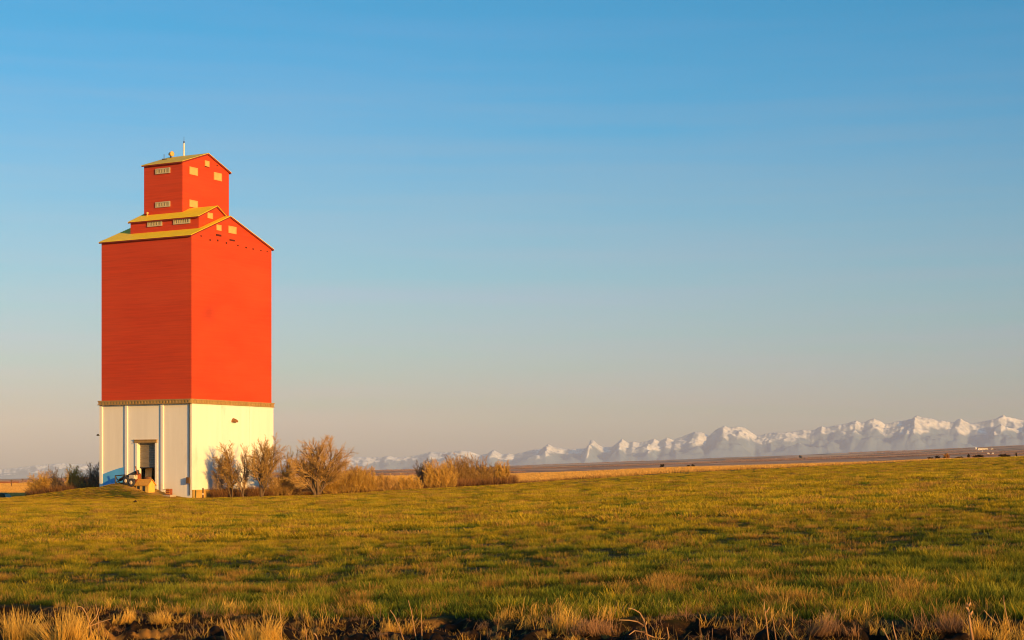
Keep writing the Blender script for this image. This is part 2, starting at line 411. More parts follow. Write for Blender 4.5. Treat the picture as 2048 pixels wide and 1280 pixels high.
M = {}
def wall_red(name, *a, **k):
    m = worn(name, *a, **k); nt = m.node_tree
    b = [n for n in nt.nodes if n.type == 'BSDF_PRINCIPLED'][0]; src = b.inputs['Base Color'].links[0].from_socket
    # large faded sheets, and one round smudge on the gable wall
    f = noise(nt, pos_scaled(nt, (0.16, 0.16, 0.45)), 1.0, 4, 0.55)
    col = mixc(nt, ramp(nt, f, [(0.35, 0.0), (0.7, 0.5)]), src, (0.58, 0.075, 0.018))
    g = N(nt, 'ShaderNodeNewGeometry'); d = N(nt, 'ShaderNodeVectorMath', operation='DISTANCE'); nt.links.new(g.outputs['Position'], d.inputs[0])
    d.inputs[1].default_value = W(0, 2.3, 15.4)
    fz = noise(nt, pos_scaled(nt, (1, 1, 1)), 1.2, 4, 0.6)
    ad = N(nt, 'ShaderNodeMath', operation='ADD'); nt.links.new(d.outputs['Value'], ad.inputs[0]); nt.links.new(fz, ad.inputs[1])
    mr = N(nt, 'ShaderNodeMapRange'); mr.inputs[1].default_value = 0.7; mr.inputs[2].default_value = 1.5; mr.inputs[3].default_value = 0.38; mr.inputs[4].default_value = 0.0
    nt.links.new(ad.outputs[0], mr.inputs[0])
    col = mixc(nt, mr.outputs[0], col, (0.20, 0.02, 0.012))
    nt.links.new(col, b.inputs['Base Color'])
    return m
def make_mats():
    M['red'] = wall_red('red_siding', (0.49, 0.048, 0.008), 0.16, (0.25, 0.25, 7.0), 0.55, 0.25, dirt=((0.40, 0.038, 0.009), (0.5, 0.5, 0.5), 0.62, 0.5))
    M['white'] = worn('white_stucco', (0.76, 0.75, 0.70), 0.05, (1.5, 1.5, 0.12), 0.8, 0.2, dirt=((0.52, 0.47, 0.40), (0.45, 0.45, 0.25), 0.60, 0.55))
    M['roof'] = worn('yellow_sheet_roof', (0.93, 0.66, 0.025), 0.06, (2.0, 2.0, 0.6), 0.6, 0.2, dirt=((0.78, 0.55, 0.04), (0.6, 0.6, 0.6), 0.60, 0.5))
    M['roof_old'] = worn('olive_sheet_roof', (0.74, 0.54, 0.05), 0.12, (2.0, 2.0, 0.6), 0.6, 0.2, dirt=((0.36, 0.36, 0.12), (0.6, 0.6, 0.6), 0.54, 0.7))
    M['fascia'] = worn('dark_red_fascia', (0.20, 0.025, 0.012), 0.1, (1, 1, 1), 0.6)
    M['ledge'] = worn('tan_metal_ledge', (0.33, 0.21, 0.075), 0.2, (3, 3, 1), 0.6)
    M['cream'] = worn('cream_board', (0.62, 0.37, 0.12), 0.08, (3, 3, 3), 0.7)
    M['louvre'] = worn('dull_tan_slats', (0.47, 0.42, 0.28), 0.12, (4, 4, 4), 0.7)
    M['dark'] = worn('dark_gap', (0.03, 0.03, 0.028), 0.2, (2, 2, 2), 0.9)
    M['door'] = worn('grey_roller_door', (0.21, 0.18, 0.14), 0.16, (1.2, 1.2, 5.0), 0.6, dirt=((0.15, 0.12, 0.09), (1.4, 1.4, 0.9), 0.60, 0.5))
    M['iron'] = worn('dark_iron', (0.045, 0.045, 0.05), 0.3, (4, 4, 4), 0.6)
    M['galv'] = worn('galvanised_pipe', (0.55, 0.56, 0.56), 0.1, (4, 4, 4), 0.45, metal=0.2)
    M['concrete'] = worn('pale_concrete', (0.42, 0.36, 0.27), 0.15, (2, 2, 2), 0.9, dirt=((0.25, 0.18, 0.10), (1, 1, 1), 0.55, 0.6))
    M['blue'] = worn('flat_blue', (0.09, 0.40, 0.86), 0.08, (1, 1, 1), 0.7)
    M['tan'] = worn('ochre_footing', (0.50, 0.30, 0.07), 0.2, (2, 2, 2), 0.9)
    M['hole'] = worn('dark_red_hole_and_shade', (0.07, 0.012, 0.008), 0.2, (3, 3, 3), 0.9)
    M['yellow'] = worn('yellow_boards', (0.66, 0.42, 0.08), 0.18, (3, 3, 3), 0.6)
    M['orange'] = worn('orange_roofing', (0.62, 0.30, 0.04), 0.2, (3, 3, 3), 0.6)
    M['rust'] = worn('rusty_steel', (0.26, 0.07, 0.025), 0.3, (5, 5, 5), 0.8)
    M['pale'] = worn('pale_wheel_paint', (0.55, 0.47, 0.36), 0.15, (5, 5, 5), 0.6)
    M['wood'] = worn('weathered_post_wood', (0.13, 0.07, 0.03), 0.25, (8, 8, 2), 0.9)
    M['ply'] = worn('raw_plywood', (0.55, 0.33, 0.12), 0.15, (2, 2, 6), 0.8)
    M['tarp'] = worn('dark_green_tarp', (0.03, 0.045, 0.025), 0.3, (2, 2, 2), 0.7)
    M['brown'] = worn('brown_sacking', (0.22, 0.10, 0.035), 0.25, (4, 4, 4), 0.9)
    M['soil'] = worn('dark_soil', (0.03, 0.018, 0.01), 0.4, (6, 6, 6), 0.95)

def gable_block(root, nm, a0, a1, t0, t1, tr, zb, ze, zp, over_a=0.22, over_t=0.24, rmat=None):
    """walls and two roof slopes of one storey of the elevator"""
    mb = MB()
    def outline(a): return [W(a, t0, zb), W(a, t1, zb), W(a, t1, ze), W(a, tr, zp), W(a, t0, ze)]
    mb.prism(outline(a0), outline(a1))
    mb.build(nm + '_wall', M['red'], root)
    sl0 = (zp - ze) / (tr - t0); sl1 = (zp - ze) / (t1 - tr)
    for k, (te, sl) in enumerate(((t0 - over_t, sl0), (t1 + over_t, sl1))):
        zz = zp - abs(te - tr) * sl
        ex = 0.004
        rf = MB()
        def sec(a, lift, th, tedge):
            zed = zp - abs(tedge - tr) * sl
            return [W(a, tr, zp + lift), W(a, tedge, zed + lift), W(a, tedge, zed + lift + th), W(a, tr, zp + lift + th)]
        rf.prism(sec(a0 - over_a - 0.03, 0.125, 0.035, te - 0.03 if k == 0 else te + 0.03), sec(a1 + over_a + 0.03, 0.125, 0.035, te - 0.03 if k == 0 else te + 0.03))
        r = rf.build(nm + '_roof', rmat or M['roof'], root)
        fb = MB(); fb.prism(sec(a0 - over_a, 0.004, 0.118, te), sec(a1 + over_a, 0.004, 0.118, te))
        fb.build('fascia', M['fascia'], r)

def louvre(root, a0, a1, t, z0, z1):
    """framed louvre vent on a wall that faces the camera's left"""
    b = MB(); b.quad_box(W, (a0, a1), (t - 0.03, t + 0.02), (z0, z1)); v = b.build('louvre_vent', M['dark'], root)
    fr = MB(); w = 0.09
    fr.quad_box(W, (a0 - w, a1 + w), (t - 0.10, t - 0.0305), (z1, z1 + w)); fr.quad_box(W, (a0 - w, a1 + w), (t - 0.10, t - 0.0305), (z0 - w, z0))
    fr.quad_box(W, (a0 - w, a0), (t - 0.097, t - 0.0305), (z0, z1)); fr.quad_box(W, (a1, a1 + w), (t - 0.097, t - 0.0305), (z0, z1))
    fr.build('frame', M['louvre'], v)
    s = MB(); n = 8
    for i in range(n):
        x0 = a0 + (a1 - a0) * (i + 0.22) / n; x1 = a0 + (a1 - a0) * (i + 0.72) / n
        s.quad_box(W, (x0, x1), (t - 0.08, t - 0.031), (z0 + 0.004, z1 - 0.004))
    s.build('slats', M['louvre'], v)

def hatch(root, a, t0, t1, z0, z1, label=None):
    """cream boarded opening on the gable side"""
    b = MB(); b.quad_box(W, (a - 0.05, a + 0.02), (t0, t1), (z0, z1)); v = b.build('boarded_window', M['cream'], root, bevel=0.01)
    fr = MB(); w = 0.05
    for (u0, u1, y0, y1) in ((t0 - w, t1 + w, z1, z1 + w), (t0 - w, t1 + w, z0 - w, z0), (t0 - w, t0, z0, z1), (t1, t1 + w, z0, z1)):
        fr.quad_box(W, (a - 0.075, a - 0.004), (u0, u1), (y0, y1))
    fr.build('frame', M['cream'], v)
    if label: v['label'] = label
    return v

def build_elevator():
    c = W(5, 5.5, 0)
    root = empty('grain_elevator', c, 'tall orange red wooden grain elevator with white base and yellow green roofs', 'grain elevator')
    LA, LT, TR = 10.09, 11.15, 5.122
    # white base storey, hollow, with the doorway in its left face
    o = 0.12; zb, zt = -2.0, 7.66; d0, d1, dz = 3.88, 5.86, 4.36
    b = MB(); th = 0.35
    b.quad_box(W, (-o, d0), (-o, th), (zb, zt)); b.quad_box(W, (d1, LA), (-o, th), (zb, zt)); b.quad_box(W, (d0, d1), (-o, th), (dz, zt))
    b.quad_box(W, (-o, th), (th, LT + o), (zb, zt)); b.quad_box(W, (LA - th, LA), (th, LT + o), (zb, zt)); b.quad_box(W, (th, LA - th), (LT - th, LT + o), (zb, zt))
    b.build('base_wall', M['white'], root)
    fl = MB(); fl.quad_box(W, (th, LA - th), (th, LT - th), (0.3, 0.62)); fl.build('floor', M['concrete'], root)
    for (a0, a1) in ((2.95, 3.20), (6.96, 7.22), (9.84, LA + 0.03)):
        p = MB(); p.quad_box(W, (a0, a1), (-0.23, -0.121), (zb, 7.655)); p.build('pilaster', M['white'], root)
    for t in (3.9, 7.75):
        p = MB(); p.quad_box(W, (-0.155, -0.121), (t, t + 0.06), (zb, 7.655)); p.build('joint_strip', M['white'], root)
    ft = MB(); ft.quad_box(W, (-0.30, -0.121), (-0.1, LT + 0.2), (zb, 0.32)); ft.build('footing', M['tan'], root)
    # ledge with a row of small blocks
    l = MB(); l.quad_box(W, (-0.24, LA + 0.10), (-0.42, LT + 0.20), (7.66, 7.73)); l.quad_box(W, (-0.18, LA + 0.04), (-0.36, LT + 0.14), (7.732, 7.93)); l.quad_box(W, (-0.22, LA + 0.08), (-0.40, LT + 0.18), (7.932, 8.05))
    dn = l
    for i in range(29):
        a = -0.1 + i * 0.345
        dn.quad_box(W, (a, a + 0.16), (-0.395, -0.358), (7.735, 7.928))
    for i in range(32):
        t = -0.3 + i * 0.355
        dn.quad_box(W, (-0.215, -0.178), (t, t + 0.16), (7.735, 7.928))
    l.build('ledge', M['ledge'], root)
    # three red storeys
    gable_block(root, 'main', 0, LA, 0, LT, TR, 8.05, 21.90, 24.06, 0.12, 0.2)
    A1, T1, N1 = 0.62, 1.71, 7.66
    gable_block(root, 'middle', A1, A1 + N1, T1, 5.95, 4.10, 22.0, 23.76, 24.86, 0.12, 0.2)
    A2, T2, N2, R2 = 3.584, 3.11, 4.376, 6.52
    gable_block(root, 'cupola', A2, A2 + N2, T2, 9.55, R2, 22.3, 28.90, 30.08, 0.12, 0.2, M['roof_old'])
    # louvres on the shaded side
    def lv(px0, px1, a_t, y0, y1, aoff):
        t = a_t
        def sol(p):
            lo, hi = -2.0, 20.0
            fn = lambda a: 1024 + F * W(a, t, 0)[0] / W(a, t, 0)[1] - p
            for _ in range(60):
                m = (lo + hi) / 2
                if fn(lo) * fn(m) <= 0: hi = m
                else: lo = m
            return (lo + hi) / 2
        a1 = sol(px0); a0 = sol(px1); Ym = W((a0 + a1) / 2, t, 0)[1]
        louvre(root, a0 + 0.09, a1 - 0.09, t, zrow(y1, Ym) + 0.09, zrow(y0, Ym) - 0.09)
    lv(312, 341, T2, 336.5, 347.5, 0); lv(312, 341, T2, 403.5, 414.5, 0)
    lv(296, 325, T1, 442, 453, 0); lv(348, 381, T1, 437, 448, 0)
    # boarded openings on the sunlit gable
    def ht(px0, px1, a, y0, y1, label=None):
        def sol(p):
            lo, hi = -2.0, 20.0
            fn = lambda t: 1024 + F * W(a, t, 0)[0] / W(a, t, 0)[1] - p
            for _ in range(60):
                m = (lo + hi) / 2
                if fn(lo) * fn(m) <= 0: hi = m
                else: lo = m
            return (lo + hi) / 2
        t0, t1 = sol(px0), sol(px1); Ym = W(a, (t0 + t1) / 2, 0)[1]
        return hatch(root, a, t0, t1, zrow(y1, Ym), zrow(y0, Ym), label), (t0, t1)
    ht(379, 394, A2, 336, 349); ht(428, 442, A2, 347, 360); ht(379, 394, A2, 402, 414)
    ht(410, 417, A2, 323, 332, 'small square boarded window below the top gable')
    ht(415, 424, A1, 427, 436); ht(433, 441, 0, 451, 460); ht(457, 471, 0, 454, 466)
    # small dark holes and vents under the main gable, one painted window shadow above
    for (px, y, w, h) in ((437, 470.5, 10, 3.5), (464, 480.5, 10, 3), (402, 472, 2, 2.4), (420, 480, 2, 3), (435, 481, 2.4, 3.4), (452.5, 486, 2, 3.2), (475.5, 491, 2, 2.4), (492, 495, 2.6, 2.8), (506, 498, 2.2, 2.4), (521.5, 501, 2, 2), (534, 503, 1.6, 1.6), (413, 333.5, 7, 1.6), (434, 331, 1.8, 1.8)):
        a = A2 if y < 350 else 0
        lo, hi = -2.0, 20.0
        fn = lambda t: 1024 + F * W(a, t, 0)[0] / W(a, t, 0)[1] - px
        for _ in range(60):
            m = (lo + hi) / 2
            if fn(lo) * fn(m) <= 0: hi = m
            else: lo = m
        t = lo; Y = W(a, t, 0)[1]; s = Y / F / 0.62
        z = zrow(y, Y); hh = h * Y / F / 2
        q = MB(); q.quad_box(W, (a - 0.045, a + 0.02), (t - w * s / 2, t + w * s / 2), (z - hh, z + hh)); q.build('vent_and_shadow_mark', M['hole'], root)
    # hooded vent on the white gable wall
    t = 5.55; Y = W(0, t, 0)[1]; z0 = zrow(844.5, Y)
    hd = MB(); A = []; B = []
    for k in range(9):
        an = math.pi * k / 8
        A.append(W(-0.121, t - 0.34 * math.cos(an), z0 + 0.36 * math.sin(an))); B.append(W(-0.42, t - 0.26 * math.cos(an), z0 + 0.24 * math.sin(an)))
    hd.prism(A, B); hd.build('hooded_vent', M['brown'], root)
    # conduit and meter box on the near corner
    cd = MB(); cd.tube([W(0.04, -0.20, -0.15), W(0.04, -0.20, 7.655)], 0.04, 8); cdo = cd.build('conduit', M['iron'], root)
    bx = MB(); bx.quad_box(W, (-0.08, 0.24), (-0.46, -0.245), (zrow(967, 150), zrow(954.5, 150))); bo = bx.build('meter_box', M['wood'], cdo, bevel=0.015)
    # drain pipe with clips on the far left corner
    dp = MB(); dp.tube([W(LA + 0.34, 1.2, 0), W(LA + 0.34, 1.2, 4.2)], 0.06, 6)
    for z in (1.2, 2.1, 3.2): dp.quad_box(W, (LA + 0.121, LA + 0.42), (1.1, 1.3), (z, z + 0.12))
    dp.build('drain_pipe', M['iron'], root)
    # thin blue slab with a sloping top against the first bay
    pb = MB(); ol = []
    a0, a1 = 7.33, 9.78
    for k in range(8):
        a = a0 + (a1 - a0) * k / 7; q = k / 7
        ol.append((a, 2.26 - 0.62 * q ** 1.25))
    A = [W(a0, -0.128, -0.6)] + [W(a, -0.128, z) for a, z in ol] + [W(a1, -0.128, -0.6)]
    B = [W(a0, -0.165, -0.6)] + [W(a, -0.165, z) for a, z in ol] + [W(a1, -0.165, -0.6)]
    pb.prism(A, B); x = pb.build('blue_wedge', M['blue'], root); x['label'] = 'blue wedge at the foot of the first bay'
    # doorway surround and roller door
    df = MB()
    df.quad_box(W, (d1 + 0.001, d1 + 0.24), (-0.20, -0.121), (0, dz)); df.quad_box(W, (d0 - 0.22, d0 - 0.001), (-0.17, -0.121), (0, dz))
    dfo = df.build('door_surround', M['white'], root)
    ln = MB(); ln.quad_box(W, (d0 - 0.26, d1 + 0.36), (-0.26, -0.121), (dz + 0.001, dz + 0.05)); ln.quad_box(W, (d0 - 0.2, d1 + 0.30), (-0.22, -0.121), (dz + 0.051, dz + 0.22)); ln.quad_box(W, (d0 - 0.26, d1 + 0.36), (-0.28, -0.121), (dz + 0.221, dz + 0.27))
    ln.build('lintel', M['ledge'], dfo)
    zd = 2.26
    rd = MB(); n = 14
    for i in range(n):
        z0 = zd + (dz - zd) * i / n; z1 = zd + (dz - zd) * (i + 1) / n - 0.012
        rd.quad_box(W, (d0 + 0.14, d1 - 0.004), (0.20 + 0.012 * (i % 2), 0.26), (z0, z1))
    rdo = rd.build('roller_door', M['door'], root)
    br = MB(); br.quad_box(W, (d0 + 0.14, d1 - 0.004), (0.17, 0.27), (zd - 0.09, zd - 0.002)); br.build('bottom_rail', M['iron'], rdo)
    # roof fittings
    def rz(t): return 30.08 - abs(t - R2) * (30.08 - 28.90) / (R2 - T2) + 0.15
    base = Vector(W(6.27, R2, 30.12))
    an = MB(); an.tube([base, base + Vector((0, 0, 1.25))], 0.085, 10); ano = an.build('antenna_mast', M['galv'], root)
    tp = MB(); tp.tube([base + Vector((0, 0, 1.252)), base + Vector((0, 0, 1.42)), base + Vector((0, 0, 1.421)), base + Vector((0, 0, 1.85))], [0.06, 0.06, 0.022, 0.015], 6); tp.build('antenna_tip', M['iron'], ano)
    q = Vector(W(7.35, 6.0, rz(6.0)))
    sn = MB(); sn.tube([q, q + Vector((0, 0, 0.28))], 0.07, 8); sno = sn.build('siren', M['iron'], root)
    hn = MB(); hdv = Vector((0.80, -0.58, 0.0)); h0 = q + Vector((0, 0, 0.36))
    hn.tube([h0 - hdv * 0.22, h0 - hdv * 0.1, h0 + hdv * 0.05, h0 + hdv * 0.2, h0 + hdv * 0.24], [0.10, 0.17, 0.20, 0.24, 0.19], 14); hn.build('horn', M['cream'], sno, smooth=True)
    q2 = Vector(W(7.45, 5.2, rz(5.2)))
    r2 = MB(); r2.tube([q2, q2 + Vector((0, 0, 0.5))], 0.03, 6); r2.quad_box(lambda x, y, z: (x, y, z), (q2.x - .16, q2.x + .28), (q2.y - .1, q2.y + .1), (q2.z - .05, q2.z + .09)); r2.build('roof_rod', M['iron'], root)
    q3 = Vector(W(7.35, T2 - 0.25, 24.42))
    r3 = MB(); r3.tube([q3, q3 + Vector((0, 0, 0.2)), q3 + Vector((0, 0, 0.21)), q3 + Vector((0, 0, 0.36))], [0.04, 0.04, 0.11, 0.09], 8); r3.build('roof_lamp', M['cream'], root)

# ------------------------------------------------------------------ things around the door
def build_yard():
    G = lambda a, t: gz(W(a, t, 0)[0], W(a, t, 0)[1])
    P = W
    # small yellow hut
    a0, a1, t0, t1 = 2.92, 4.28, -2.1, -1.3
    g = min(G(a0, t0), G(a1, t0), G(a0, t1), G(a1, t1)) - 0.03
    h = empty('small_hut', W((a0 + a1) / 2, (t0 + t1) / 2, g), 'small yellow hut with orange pitched roof standing before the big doorway', 'hut')
    b = MB(); zt = g + 0.72
    b.quad_box(P, (a0, a1), (t0, t1), (g, zt)); b.prism([W(a0, t0, zt + .001), W(a0, t1, zt + .001), W(a0, (t0 + t1) / 2, zt + 0.38)], [W(a1, t0, zt + .001), W(a1, t1, zt + .001), W(a1, (t0 + t1) / 2, zt + 0.38)])
    b.build('wall', M['yellow'], h)
    tm = (t0 + t1) / 2
    for s in (-1, 1):
        r = MB(); te = tm + s * 0.52; ze = zt + 0.40 - 0.52 * 0.38 / 0.40
        r.prism([W(a0 - .1, tm, zt + .41), W(a0 - .1, te, ze), W(a0 - .1, te, ze + .06), W(a0 - .1, tm, zt + .47)], [W(a1 + .1, tm, zt + .41), W(a1 + .1, te, ze), W(a1 + .1, te, ze + .06), W(a1 + .1, tm, zt + .47)])
        r.build('roof', M['orange'], h)
    for a in (3.40, 4.0):
        d = MB(); d.quad_box(P, (a - .13, a + .13), (t0 - .035, t0 + .02), (g + .03, g + .58)); d.build('doorway', M['dark'], h)
    # old auger with truss, wheels and tube
    au = empty('grain_auger', W(5.00, -2.0, G(5.00, -2.0)), 'old dark grain auger with two pale wheels left of the yellow hut', 'grain auger')
    g = G(5.60, -2.0)
    fr = MB()
    pa = [W(6.70, -2.0, g + .08), W(6.70, -2.0, g + .72), W(5.60, -2.0, g + .80), W(5.60, -2.0, g + .12)]
    for i in range(4): fr.tube([pa[i], pa[(i + 1) % 4]], 0.05, 6)
    fr.tube([pa[0], pa[2]], 0.04, 6); fr.tube([pa[3], W(4.50, -2.0, g + .45)], 0.05, 6); fr.tube([pa[1], W(6.70, -1.4, g + .02)], 0.04, 6); fr.tube([pa[2], W(5.60, -1.4, g + .02)], 0.04, 6)
    fr.build('truss_frame', M['iron'], au)
    tb = MB(); tb.tube([W(6.40, -1.8, g + .35), W(4.30, -1.8, g + 1.12)], 0.13, 10); tb.tube([W(4.38, -1.8, g + 1.10), W(4.25, -1.8, g + .86)], 0.11, 8); tb.build('auger_tube', M['iron'], au)
    hb = MB(); hb.tube([W(4.15, -2.0, g + .75), W(4.45, -2.0, g + 1.52)], 0.045, 6); hb.build('lever', M['rust'], au)
    for a in (4.65, 5.25):
        w = MB(); c = Vector(W(a, -2.25, G(a, -2.25) + .38)); ax = Vector((RD[0], RD[1], 0))
        w.tube([c - ax * .09, c - ax * .05, c + ax * .05, c + ax * .09], [.28, .36, .36, .28], 18)
        wo = w.build('wheel', M['iron'], au)
        hbm = MB(); hbm.tube([c - ax * .16, c - ax * .091], [.09, .17], 14); hbm.build('hub', M['pale'], wo)
    en = MB(); en.quad_box(P, (4.55, 5.15), (-2.05, -1.6), (g + .42, g + .80)); en.build('engine_box', M['pale'], au, bevel=.03)
    # things inside the doorway
    zf = 0.622
    pl = MB(); pl.prism([W(5.70, 0.5, zf), W(4.95, 0.5, zf), W(4.95, 0.75, 2.18), W(5.70, 0.75, 2.18)], [W(5.70, 0.54, zf), W(4.95, 0.54, zf), W(4.95, 0.79, 2.18), W(5.70, 0.79, 2.18)])
    pl.thing('plywood_sheet', M['ply'], 'tall plywood sheet standing in the left half of the doorway', 'plywood sheet')
    dr = empty('steel_drum', W(5.45, -0.55, G(5.45, -0.55)), 'rust red upright drum before the plywood sheet in the doorway', 'drum')
    dd = MB(); c = Vector(W(5.45, -0.55, G(5.45, -0.55) - .02)); 
    dd.tube([c, c + Vector((0, 0, .05)), c + Vector((0, 0, .42)), c + Vector((0, 0, .46)), c + Vector((0, 0, .50)), c + Vector((0, 0, .9)), c + Vector((0, 0, .93))], [.27, .28, .28, .30, .28, .28, .26], 16); dd.build('body', M['rust'], dr)
    ld = MB(); ld.tube([c + Vector((0, 0, .931)), c + Vector((0, 0, .955))], [.27, .25], 16); ld.build('lid', M['iron'], dr)
    sk = empty('sack_pile', W(4.55, -0.35, G(4.55, -0.35)), 'heap of brown sacks under the raised roller door', 'sacks')
    r = random.Random(4)
    for k, (a, t, z) in enumerate(((4.85, -.35, 0), (4.35, -.35, 0), (4.6, -.3, .26), (4.62, -.2, .5))):
        s = MB(); c = Vector(W(a, t, G(a, t) + .14 + z)); ax = Vector((LD[0], LD[1], 0)) * .36
        s.tube([c - ax, c - ax * .8, c, c + ax * .8, c + ax], [.05, .15, .19, .15, .05], 10); s.build('sack', M['brown'], sk, smooth=True)
    # rusty crate on a slab right of the doorway
    a, t = 1.6, -1.05; g = G(a, t)
    sl = MB(); sl.quad_box(P, (1.05, 2.15), (-1.5, -.75), (g - .1, g + .10)); sl.thing('step_slab', M['concrete'], 'flat concrete step slab under the rust red crate', 'step', bevel=.01)
    cr = empty('metal_crate', W(a, t, g + .104), 'rust red upright crate on the slab right of the doorway', 'crate')
    cb = MB(); cb.quad_box(P, (1.35, 1.77), (-1.25, -.85), (g + .104, g + .62)); cb.build('body', M['rust'], cr, bevel=.015)
    for z in (g + .2, g + .38, g + .56):
        k = MB(); k.quad_box(P, (1.33, 1.79), (-1.275, -1.252), (z, z + .05)); k.build('slat', M['orange'], cr)
    rl = empty('hand_rail', W(2.05, -1.15, g + .104), 'thin iron hand rail beside the rust red crate', 'hand rail')
    k = MB(); k.tube([W(2.07, -1.2, g + .104), W(2.07, -1.2, g + .58)], .022, 6); k.build('post', M['iron'], rl)
    k = MB(); k.tube([W(2.12, -1.2, g + .565), W(1.81, -1.2, g + .565)], .02, 6); k.build('rail', M['iron'], rl)
    # fence post before the bright wall
    Y = 149.0; p = at(406, Y)
    fp = empty('fence_post', p, 'short dark wooden post before the bright white wall', 'post')
    k = MB(); k.tube([p + Vector((0, 0, -.2)), p + Vector((0, 0, .45)), p + Vector((0, 0, .86)), p + Vector((.01, 0, .9))], [.075, .07, .065, .03], 8); k.build('post', M['wood'], fp)
    e = at(446, 151.5)
    k = MB(); k.tube([p + Vector((0, 0, .78)), (p + e) / 2 + Vector((0, 0, .70)), e + Vector((0, 0, .74))], .012, 5); k.build('wire', M['iron'], fp)
    k = MB(); k.quad_box(lambda x, y, z: (p.x + x, p.y + y, p.z + z), (-.05, .07), (-.10, -.066), (.30, .46)); k.build('insulator', M['pale'], fp)
    # dark clod in the grass
    c = at(270, 128); r = random.Random(2)
    k = MB(); k.tube([c + Vector((-.12, 0, 0)), c + Vector((-.06, .02, .07)), c + Vector((.04, 0, .10)), c + Vector((.13, .01, .03))], [.04, .10, .12, .05], 9); k.thing('earth_clod', M['soil'], 'single dark clod of earth lying on the short grass', 'clod', smooth=True)
    # left edge: tarpaulin covered stack
    Y = 172.0; c = at(-12, Y)
    st = empty('covered_stack', c, 'low dark green covered stack with pale sloping end', 'stack')
    k = MB(); z1 = zrow(986.5, Y)
    PP = lambda x, y, z: (c.x + x, c.y + y, z)
    k.prism([PP(-2.5, 0, c.z - .3), PP(1.15, 0, c.z - .3), PP(.95, .2, z1 - .1), PP(.7, .3, z1), PP(-2.5, .3, z1)], [PP(-2.5, 2, c.z - .3), PP(1.15, 2, c.z - .3), PP(.95, 1.8, z1 - .1), PP(.7, 1.7, z1), PP(-2.5, 1.7, z1)]); k.build('cover', M['tarp'], st, bevel=.05)
    k = MB(); k.prism([PP(1.18, .02, c.z - .1), PP(1.42, .02, c.z - .1), PP(.98, .2, z1 - .1)], [PP(1.18, 1.9, c.z - .1), PP(1.42, 1.9, c.z - .1), PP(.98, 1.8, z1 - .1)]); k.build('end_flap', M['concrete'], st)
    # far rail fence and pole on the left
    Y = 420.0
    rf = empty('rail_fence', at(20, Y), 'long dark red rail fence across the far stubble at the left edge', 'fence')
    k = MB(); zr = zrow(964.5, Y); pts = []
    for px in np.linspace(-60, 38, 8): pts.append(Vector(((px - 1024) / F * Y, Y, zr)))
    for dz in (0.0, -.38):
        k.tube([p + Vector((0, 0, dz)) for p in pts], .11, 5)
    k.build('rails', M['rust'], rf)
    for px in np.linspace(-55, 36, 14):
        p = at(px, Y); k = MB(); k.tube([p - Vector((0, 0, .2)), Vector((p.x, p.y, zr + .1))], .07, 5); k.build('post', M['rust'], rf)
    Y = 300.0; p = at(23, Y)
    k = MB(); k.tube([p - Vector((0, 0, .2)), Vector((p.x, p.y, zrow(960, Y)))], [.10, .07], 7); k.quad_box(lambda x, y, z: (p.x + x, p.y + y, z), (-.3, .3), (-.05, .05), (zrow(962, Y), zrow(961, Y))); k.thing('utility_pole', M['wood'], 'lone thin dark pole in front of the far rail fence', 'pole')
    p = at(45.5, 640); k = MB(); k.tube([p - Vector((0, 0, .2)), Vector((p.x, p.y, zrow(957.5, 640)))], [.14, .09], 6); k.quad_box(lambda x, y, z: (p.x + x, p.y + y, z), (-.5, .5), (-.05, .05), (zrow(959, 640), zrow(958.4, 640))); k.thing('utility_pole', M['wood'], 'faint slender pole on the skyline left of the shrubs', 'pole')
    # bird left of the elevator
    c = Vector(((196.5 - 1024) / F * 148, 148, zrow(871, 148)))
    k = MB(); k.tube([c + Vector((-.16, 0, -.02)), c + Vector((-.08, 0, 0)), c + Vector((.02, 0, .01)), c + Vector((.10, 0, .02)), c + Vector((.15, 0, .02))], [.015, .04, .05, .03, .012], 8)
    for s in (-1, 1):
        i = len(k.v); q = [(.05, .0, .02), (-.05, .0, .02), (-.07, s * .16, .10), (.03, s * .15, .11), (-.10, s * .30, .07)]
        k.v += [tuple(c + Vector(v)) for v in q]; k.v += [tuple(c + Vector(v) + Vector((0, 0, .012))) for v in q]
        for f in ((0, 1, 2, 3), (3, 2, 4)): k.f.append(tuple(i + j for j in f)); k.f.append(tuple(i + 5 + j for j in f)[::-1])
    k.thing('bird', M['iron'], 'tiny dark bird flying left of the white base', 'bird', smooth=True)

